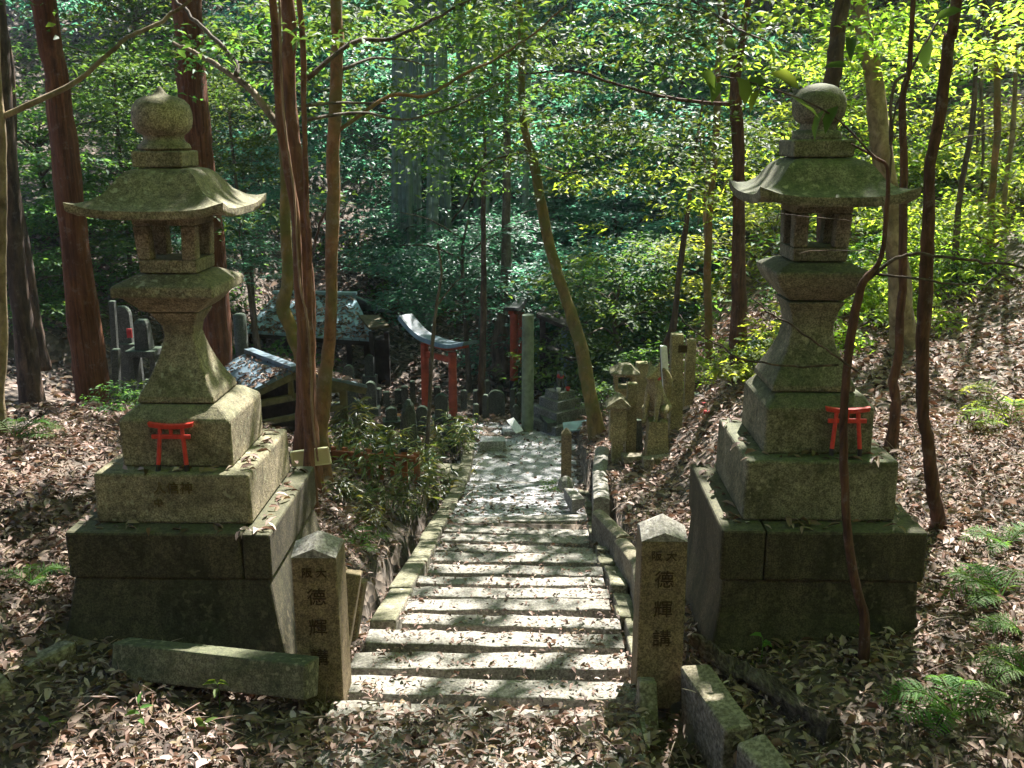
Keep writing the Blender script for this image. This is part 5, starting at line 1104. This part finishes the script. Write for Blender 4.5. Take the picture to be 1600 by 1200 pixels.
# bamboo
mb = MB(); r0 = .055; rr = []
an = np.linspace(0, 2 * np.pi, 10, endpoint=False)
for i in range(31):
    z = -.4 + i * .30
    for dz, k in ((0, 1.12), (.02, .97), (.28, 1.0)):
        r = r0 * k * (1 - .35 * i / 31); rr.append([(r * math.cos(a), r * math.sin(a), z + dz) for a in an])
bo = mb.rings(rr).build('bamboo_culm', M['bamboo'], smooth=True); bme = bo.data; bpy.data.objects.remove(bo)
cs = []; g_ = np.random.default_rng(4)
for i in range(13):
    z = g_.uniform(7.0, 9.0); a = g_.uniform(0, 6.28); q_ = g_.uniform(.1, .8); cs.append((q_ * math.cos(a), q_ * math.sin(a), z))
v, f = sprays(cs, .4, 26, .15, .5, 3); lo = raw_mesh('bamboo_leaves', v, f, M['canopy']); lme = lo.data; bpy.data.objects.remove(lo)
bl_ = []
for i in range(40):
    px = rng.choice([rng.uniform(600, 735), rng.uniform(610, 700), rng.uniform(470, 560), rng.uniform(740, 830)], p=[.45, .35, .04, .16]); Y = rng.uniform(18.5, 23)
    bl_.append((px, Y))
bl_.sort()
for i, (px, Y) in enumerate(bl_):
    x = at(px, 350, Y)[0]; t = thing('bamboo', 'slender blue-grey bamboo culm, %s from the left in the stand above the torii' % ORD[min(i, 39)], 'bamboo', (x, Y, h1(x, Y)), rng.uniform(0, 6), 'bamboo culms above the leaning torii')
    t.rotation_euler = (rng.normal(0, .03), rng.normal(0, .03), rng.uniform(0, 6)); t.scale = (rng.uniform(.9, 1.5),) * 2 + (rng.uniform(.85, 1.1),)
    for nm, me in (('culm', bme), ('leaves', lme)):
        o = bpy.data.objects.new(nm, me); COL.objects.link(o); o.parent = t

# undergrowth of the slopes (nobody could count it)
n = 9000; ux = rng.uniform(-18, 20, n); uy = rng.uniform(12.5, 44, n); keep = ~((ux > -3.6) & (ux < 1.4) & (uy < 19)); ux, uy = ux[keep], uy[keep]
dens = vnoise(ux, uy, 2.2, 5); lim = np.where(ux < -2.5, .42, np.where(ux > 2, .25, .5)); k = dens > lim; ux, uy = ux[k], uy[k]
v, f = sprays(np.stack([ux, uy, H(ux, uy) + rng.uniform(.08, .5, len(ux))], 1), rng.uniform(.25, .6, len(ux)), 24, .13, .5, 77)
tag(raw_mesh('undergrowth', v, f, M['evergreen']), 'low leafy undergrowth covering the far slopes', 'undergrowth', kind='stuff')

# sunlit shrubs right and behind
def shrub_mesh(seed, matl, n=26, L=.075, R=.42, Hh=.55, leaves=22):
    g = np.random.default_rng(seed); cs = []
    for i in range(n):
        a = g.uniform(0, 6.28); q_ = math.sqrt(g.uniform()) * R; cs.append((q_ * math.cos(a), q_ * math.sin(a), g.uniform(.1, 1) * Hh * (1 - .5 * (q_ / R) ** 2)))
    v, f = sprays(cs, .14, leaves, L, .35, seed); o = raw_mesh('foliage', v, f, matl)
    me = o.data; bpy.data.objects.remove(o)
    mb = MB()
    for c in cs[::2]: mb.tube(smooth_path([(c[0] * .15, c[1] * .15, -.1), (c[0] * .5, c[1] * .5, c[2] * .5), c], 3), np.linspace(.006, .002, 7), 5)
    so_ = mb.build('stems', M['grey']); sm = so_.data; bpy.data.objects.remove(so_); return me, sm
SHR = {k: [shrub_mesh(i + 11, M[k]) for i in range(3)] for k in ('maple', 'evergreen')}
def shrub(px, Y, sc, kind, label, group=None, x=None):
    x = at(px, 500, Y)[0] if x is None else x; t = thing('shrub', label, 'shrub', (x, Y, h1(x, Y)), rng.uniform(0, 6), group); t.scale = (sc,) * 3
    for nm, me in zip(('foliage', 'stems'), SHR[kind][int(rng.integers(0, 3))]):
        o = bpy.data.objects.new(nm, me); COL.objects.link(o); o.parent = t
ss = []
for i in range(38): ss.append((rng.uniform(1180, 1640), rng.uniform(8.6, 13.5)))
ss.sort()
for i, (px, Y) in enumerate(ss): shrub(px, Y, rng.uniform(.6, 1.15), 'maple' if rng.uniform() < .75 else 'evergreen', 'low sunlit shrub on the right bank, %s from the left behind the right lantern' % ORD[i], 'shrubs on the right bank')
for px, Y, sc, kd, lb in [(1085, 10.2, .7, 'maple', 'small bright shrub left of the forked tree foot'), (1120, 10.6, .8, 'maple', 'bright shrub at the foot of the forked tree'), (1180, 9.2, .7, 'maple', 'bright shrub close behind the right lantern shaft, left side'), (930, 13.2, .8, 'evergreen', 'dark shrub behind the leaning trunk foot'), (950, 11.5, .9, 'evergreen', 'dark shrub behind the box lantern'), (1000, 12.2, 1.0, 'evergreen', 'dark shrub behind the short olive post'), (735, 11.2, .4, 'evergreen', 'tiny shrub at the left edge of the landing'), (868, 8.9, .3, 'evergreen', 'tiny green shrub at the right edge of the landing'), (165, 6.6, .45, 'evergreen', 'dark-leaved shrub at the foot of the big leaning cedar'), (205, 7.2, .5, 'evergreen', 'shrub beside the thin blue-grey post'), (360, 12.0, .8, 'evergreen', 'dark shrub left of the gabled shelter')]:
    shrub(px, Y, sc, kd, lb)

# bamboo grass
def sasa_mesh(seed):
    g = np.random.default_rng(seed); mb = MB(); P, N, D, L, Wd = [], [], [], [], []
    for i in range(16):
        a = g.uniform(0, 6.28); R = g.uniform(.05, .32); h = g.uniform(.25, .62); b = np.array([math.cos(a) * R * .3, math.sin(a) * R * .3, -.05]); e_ = np.array([math.cos(a) * R, math.sin(a) * R, h])
        Q = smooth_path([b, (b + e_) / 2 + np.array([0, 0, .08]), e_], 4); mb.tube(Q, np.linspace(.004, .0015, len(Q)), 5)
        for j in range(9):
            q_ = Q[min(len(Q) - 1, 3 + j * len(Q) // 11)]; aa = a + g.normal(0, 1.2)
            P.append(q_); N.append((g.normal(0, .4), g.normal(0, .4), 1)); D.append((math.cos(aa), math.sin(aa), g.uniform(-.5, .35))); L.append(g.uniform(.10, .19)); Wd.append(g.uniform(.02, .034))
    v, f = leaf_geo2(np.array(P), np.array(N, float), np.array(D, float), np.array(L), np.array(Wd), .3)
    a_ = raw_mesh('blades', v, f, M['sasa']); b_ = mb.build('stems', M['sasa']); r = (a_.data, b_.data); bpy.data.objects.remove(a_); bpy.data.objects.remove(b_); return r
SAS = [sasa_mesh(i + 50) for i in range(4)]
sp = [(572, 7.6), (642, 7.7), (530, 8.4), (548, 9.2), (604, 9.3), (650, 8.6), (684, 9.0), (700, 9.6), (716, 9.9), (690, 10.8), (722, 10.4), (560, 11.2), (668, 9.8)]
sp += [(525, 6.6), (560, 6.9), (598, 7.1), (630, 7.2), (575, 6.3)]
sp.sort()
for i, (px, Y) in enumerate(sp):
    x = at(px, 680, Y)[0]; t = thing('bamboo_grass', 'bamboo grass clump, %s from the left round the orange picket fence' % ORD[i], 'bamboo grass', (x, Y, h1(x, Y)), rng.uniform(0, 6), 'bamboo grass clumps left of the landing'); t.scale = (rng.uniform(.6, .95) * (.6 if Y < 7.3 else 1),) * 3
    for nm, me in zip(('blades', 'stems'), SAS[i % 4]):
        o = bpy.data.objects.new(nm, me); COL.objects.link(o); o.parent = t

# ferns
def fern(label, px, py, Y, fr, L, up=.45, m='fern'):
    p = at(px, py, Y); z = h1(p[0], Y); t = thing('fern', label, 'fern', (p[0], Y, z))
    for az, k, ln in fr:
        a = R_(az + rng.normal(0, 9)); dr = rng.uniform(-.05, .35); n = 18; u = np.linspace(0, 1, n); l = L * ln
        Q = np.stack([math.cos(a) * l * u * (1 - .12 * u), math.sin(a) * l * u * (1 - .12 * u), .02 + l * ((up * k + dr) * (u * 1.6 - (1.35 + dr) * u * u))], 1)
        tg = unit(np.gradient(Q, axis=0)); sd = unit(np.cross(tg, np.array([0, 0, 1.]))); nr = np.cross(sd, tg)
        f = MB().tube(Q, np.linspace(.0035, .001, n), 5).build('frond', M['fern'], t, world=False)
        PP, NN, DD, LL, WW = [], [], [], [], []
        for i in range(2, n):
            pl = l * .30 * math.sin(math.pi * min(1, (u[i] * .88 + .12))) ** .8
            for s in (-1, 1):
                d = sd[i] * s + tg[i] * .45
                m_ = 6
                for j in range(1, m_):                                # lobes along the pinna
                    w = j / m_; b = Q[i] + unit(d) * pl * w * .9
                    for s2 in (-1, 1):
                        PP.append(b); NN.append(nr[i]); DD.append(tg[i] * s2 * .8 + unit(d)); LL.append(pl * .15 * (1 - w * .7)); WW.append(pl * .08 * (1 - .5 * w))
                PP.append(Q[i]); NN.append(nr[i] + rng.normal(0, .25, 3)); DD.append(d + rng.normal(0, .08, 3)); LL.append(pl * rng.uniform(.8, 1.05)); WW.append(pl * .12)
        v, ff = leaf_geo(np.array(PP), np.array(NN) + rng.normal(0, .05, (len(NN), 3)), np.array(DD), np.array(LL), np.array(WW), .1)
        o = raw_mesh('frond_blade', v, ff, M[m], f, world=False)
    return t
fern('big green fern at the bottom right corner of the photo', 1480, 1200, 2.98, [(165, 1, 1), (140, 1, .9), (200, .8, .95), (100, 1, .8), (60, 1, .8), (20, .9, .9), (-30, .8, .8), (230, .7, .8)], .30)
fern('pale fern cut by the right border near the bottom', 1600, 1130, 3.15, [(150, 1, 1), (180, 1, .9), (120, 1, .9), (210, .8, .9), (90, 1, .8)], .26)
fern('dusky green fern in shade below the dark trunk foot', 1560, 960, 3.75, [(170, 1, 1), (150, 1.1, .9), (195, .8, .9), (120, 1, .9), (80, 1, .8), (40, 1, .9), (215, .8, .7)], .32)
fern('small fern above the dusky one beside the sunny leaves', 1570, 880, 4.2, [(170, 1, 1), (130, 1, .9), (60, 1, .9), (20, 1, 1), (210, 1, .8)], .26)
fern('small shaded fern between the big fern and the dusky one', 1590, 1045, 3.45, [(175, .8, 1), (155, .8, .8), (200, .7, .8), (110, 1, .7)], .24)
fern('sunlit yellow-green fern standing at the right border on the upper bank', 1580, 640, 5.8, [(100, 1.7, 1.1), (172, .7, 1), (150, 1.1, .9), (60, 1.2, .9), (10, .8, .9), (195, .5, .8)], .40, .6, 'maple')
fern('fern shining white in the sun at the left border', 20, 655, 5.3, [(5, .9, 1.1), (30, 1, 1), (-20, .7, 1), (60, 1, .9), (120, 1, .9), (170, 1, 1)], .30, .5)
fern('small fern in leaves left of the left lantern plinth', 55, 960, 3.75, [(10, .8, 1), (170, .8, 1), (60, 1, .8), (-30, .7, .8), (120, 1, .8)], .22)
fern('fern on the bank left of the drain', 560, 800, 5.8, [(20, .8, 1), (80, 1, 1), (150, 1, .9), (200, .8, 1), (-40, .6, .9)], .26)
fern('small fern in the hollow behind the left lantern', 215, 590, 8.6, [(20, .8, 1), (80, 1, 1), (150, 1, .9), (200, .8, 1)], .3)
fern('palm-like fern above the gabled shelter left end', 372, 500, 13.2, [(20, .8, 1), (80, 1, 1), (150, 1, .9), (200, .8, 1), (260, .8, 1), (320, .8, 1)], .6, .7)

# seedlings
def seedling(label, px, py, Y, h, leaves, m='fern', L=.05):
    p = at(px, py, Y); z = h1(p[0], Y); t = thing('seedling', label, 'seedling', (p[0], Y, z))
    MB().tube(smooth_path([(0, 0, -.02), (.004, 0, h * .6), (0, 0, h)], 4), .0018, 5).build('stem', M['fern'], t, world=False)
    n = len(leaves); a = np.array([R_(l[0]) for l in leaves]); zz = np.array([l[1] for l in leaves]) * h
    v, f = leaf_geo2(np.stack([a * 0, a * 0, zz], 1), np.stack([-np.cos(a) * .3, -np.sin(a) * .3 - .3, np.ones(n)], 1), np.stack([np.cos(a), np.sin(a), .15 + 0 * a], 1), np.full(n, L), np.full(n, L * .45)); raw_mesh('leaves', v, f, M[m], t, world=False)
seedling('pale seedling with two spread leaves in front of the fallen beam', 341, 1085, 3.12, .11, [(175, 1, 0), (5, 1, 0), (270, .85, 0)])
seedling('green seedling in shaded leaves at the lower left', 222, 1150, 2.98, .10, [(100, 1, 0), (10, .8, 0), (190, .6, 0), (300, .4, 0)])
seedling('small seedling right of the green one at the lower left', 322, 1165, 2.92, .07, [(20, 1, 0), (150, .8, 0)])
seedling('fresh green seedling right of the crooked sapling, by the dark plinth', 1357, 905, 3.45, .07, [(80, 1, 0), (280, .7, 0), (0, .9, 0)], 'maple')
seedling('thin seedling before the dark face of the right lantern plinth', 1195, 945, 3.45, .11, [(160, 1, 0), (330, .8, 0), (30, .6, 0)])
seedling('tiny seedling at the bottom left corner', 85, 1190, 2.9, .06, [(160, 1, 0), (20, .8, 0)])

# ------------------------------------------------------------------ fallen leaves
def boxes_block(x, y):
    b = (np.abs(x + 1.472) < .47) & (np.abs(y - 3.97) < .47)
    b |= (np.abs(x - 1.16) < .43) & (np.abs(y - 3.96) < .43)
    b |= (np.abs(x + .808) < .09) & (np.abs(y - 3.338) < .09); b |= (np.abs(x - .505) < .095) & (np.abs(y - 3.485) < .095)
    return b
def scatter(n, x0, x1, y0, y1, L0, L1, dens=None):
    x = rng.uniform(x0, x1, n); y = rng.uniform(y0, y1, n); k = ~boxes_block(x, y)
    on = (x > XL) & (x < XR) & (y > 3.2) & (y < 12)
    k &= ~(on & (rng.uniform(size=n) > np.where(y < 3.2, .6, np.where(y < 4.4, .5, np.where(y > 9.2, .22, np.where(y > 7.2, .55, .42)))) * np.where(np.minimum(x - XL, XR - x) < .25, 1.8, 1)))
    k &= ~((x < XL) & (x > XL - .3) & (y > 4) & (rng.uniform(size=n) > .4))
    x, y = x[k], y[k]; n = len(x); z = H(x, y)
    st_y = np.array(step_y); near = np.abs(y[:, None] - st_y[None]).min(1) < .075
    ons = (x > -.7) & (x < .44) & (y > 3.1) & (y < 9.4) & near
    keep2 = ~(ons & (rng.uniform(size=n) > .6)); x, y, z, ons, near = x[keep2], y[keep2], z[keep2], ons[keep2], near[keep2]; on = on[k][keep2]; n = len(x)
    topslab = (x > -.74) & (x < .4) & (y > 2.7) & (y < 3.07); z = np.where(topslab, .024, z)
    z = np.where(ons, stair_z(st_y[np.abs(y[:, None] - st_y[None]).argmin(1)]) + .013, z)
    z += rng.uniform(.0, .035, n) * np.where(ons, .25, 1)
    flat = np.where(ons, .35, 1)[:, None]
    a = rng.uniform(0, 2 * np.pi, n)
    nr = np.stack([rng.normal(0, .45, n), rng.normal(0, .45, n), np.ones(n)], 1) * np.concatenate([flat, flat, flat * 0 + 1], 1)
    d = np.stack([np.cos(a), np.sin(a), rng.normal(0, .25, n) * flat[:, 0]], 1)
    L = rng.uniform(L0, L1, n) * np.where(on, .62, 1); return leaf_geo2(np.stack([x, y, z], 1), nr, d, L, L * np.where(rng.uniform(size=n) < .2, rng.uniform(.12, .2, n), rng.uniform(.28, .62, n)), .25)
parts = [scatter(62000, -3.2, 3.4, 2.2, 6.2, .022, .060), scatter(34000, -4.2, 4.8, 6.0, 12.5, .045, .095), scatter(26000, -8, 9, 11, 24, .09, .17), scatter(5000, -3, 3, .2, 2.3, .05, .1), scatter(26000, -3.2, 3.4, 2.2, 6.5, .008, .022)]
n = 5000; x = rng.uniform(-3.4, 3.6, n); y = rng.uniform(2.2, 9, n); k = ~boxes_block(x, y) & ~((x > XL) & (x < XR) & (y > 3.2) & (rng.uniform(size=n) > .15)); x, y = x[k], y[k]; n = len(x); a = rng.uniform(0, 6.28, n)
parts.append(leaf_geo2(np.stack([x, y, H(x, y) + rng.uniform(.01, .045, n)], 1), np.stack([rng.normal(0, .3, n), rng.normal(0, .3, n), np.ones(n)], 1), np.stack([np.cos(a), np.sin(a), rng.normal(0, .12, n)], 1), rng.uniform(.05, .19, n), rng.uniform(.0025, .006, n), .05))
# leaves caught on the ledges of the lanterns, roofs and kerbs
def ledge(n, cx, cy, wi, wo, z, L0=.03, L1=.07):
    x = rng.uniform(-wo, wo, n * 4); y = rng.uniform(-wo, wo, n * 4); k = (np.maximum(np.abs(x), np.abs(y)) > wi); x, y = x[k][:n], y[k][:n]; n = len(x); a = rng.uniform(0, 6.28, n); L = rng.uniform(L0, L1, n)
    return leaf_geo2(np.stack([cx + x, cy + y, np.full(n, z) + rng.uniform(.003, .012, n)], 1), np.stack([rng.normal(0, .25, n), rng.normal(0, .25, n), np.ones(n)], 1), np.stack([np.cos(a), np.sin(a), 0 * a], 1), L, L * .4, .2)
parts += [ledge(90, -1.472, 3.97, .33, .40, .549), ledge(70, -1.472, 3.97, .24, .305, .765), ledge(110, 1.16, 3.96, .31, .39, .583), ledge(70, 1.16, 3.96, .225, .29, .839)]
def on_quad(n, a, b, c, d, L0=.05, L1=.1):
    u = rng.uniform(.03, .97, n)[:, None]; w = rng.uniform(.03, .97, n)[:, None] ** 1.4; P_ = (a * (1 - u) + b * u) * (1 - w) + (d * (1 - u) + c * u) * w
    nn = unit(np.cross(b - a, d - a)); nn = nn if nn[2] > 0 else -nn; an = rng.uniform(0, 6.28, n); L = rng.uniform(L0, L1, n)
    return leaf_geo2(P_ + nn * .012, nn + rng.normal(0, .3, (n, 3)), np.stack([np.cos(an), np.sin(an), 0 * an], 1), L, L * .42, .2)
parts += [on_quad(900, eL, eR, rR, rL, .07, .13), on_quad(260, Lf, A, A + D, Lf + D, .04, .08), on_quad(330, Rf, A, A + D, Rf + D, .04, .09)]
vs, fs_, n0 = [], [], 0
for v, f in parts: vs.append(v); fs_.append(f + n0); n0 += len(v)
tag(raw_mesh('leaf_litter', np.concatenate(vs), np.concatenate(fs_), M['dead']), 'brown fallen leaves covering the ground, the stairs and the ledges', 'fallen leaves', kind='stuff')
# fallen twigs
tws = [(430, 1120, 520, 1060, 3.0), (1180, 940, 1300, 930, 3.6), (1420, 1010, 1500, 960, 3.5), (60, 700, 160, 690, 5), (1220, 1150, 1330, 1180, 2.95), (480, 1160, 600, 1150, 2.9), (1460, 640, 1590, 600, 7.5), (545, 800, 640, 745, 6.5), (1110, 760, 1040, 745, 7), (880, 830, 960, 800, 6.8)]
for i, (xa, ya, xb, yb, Y) in enumerate(tws):
    a, b = at(xa, ya, Y), at(xb, yb, Y * (1 + (ya - yb) / 1600)); a[2] = h1(a[0], a[1]) + .03; b[2] = h1(b[0], b[1]) + .03
    m_ = (a + b) / 2 + np.array([rng.uniform(-.03, .03), rng.uniform(-.03, .03), .015])
    o = MB().tube(smooth_path([a, m_, b], 4), np.linspace(.007, .003, 9), 6, wob=.1).build('fallen_twig', M['grey'])
    tag(o, ['thin fallen twig left of the inscribed left pillar', 'fallen twig against the right lantern plinth', 'fallen twig beside the dusky fern', 'fallen twig on sunny leaves at the left', 'fallen twig right of the rotting log', 'fallen twig at the bottom near the first step', 'fallen branch on the right bank under the sunlit fern', 'fallen twig on the bank left of the drain', 'fallen twig in the leafy plot right of the stairs', 'fallen twig over the right kerb of the stairs'][i], 'twig')

# ------------------------------------------------------------------ the air of the valley
hz = bpy.data.materials.new('valley_air'); hz.use_nodes = True; t = hz.node_tree; t.nodes.clear()
o_ = t.nodes.new('ShaderNodeOutputMaterial'); pv = t.nodes.new('ShaderNodeVolumePrincipled')
pv.inputs['Color'].default_value = (.72, .90, 1.0, 1); pv.inputs['Density'].default_value = .0007; pv.inputs['Anisotropy'].default_value = .2
t.links.new(pv.outputs[0], o_.inputs['Volume'])
tag(MB().box(-36, 36, -26, 60, -5, 26).build('haze', hz), kind='stuff')
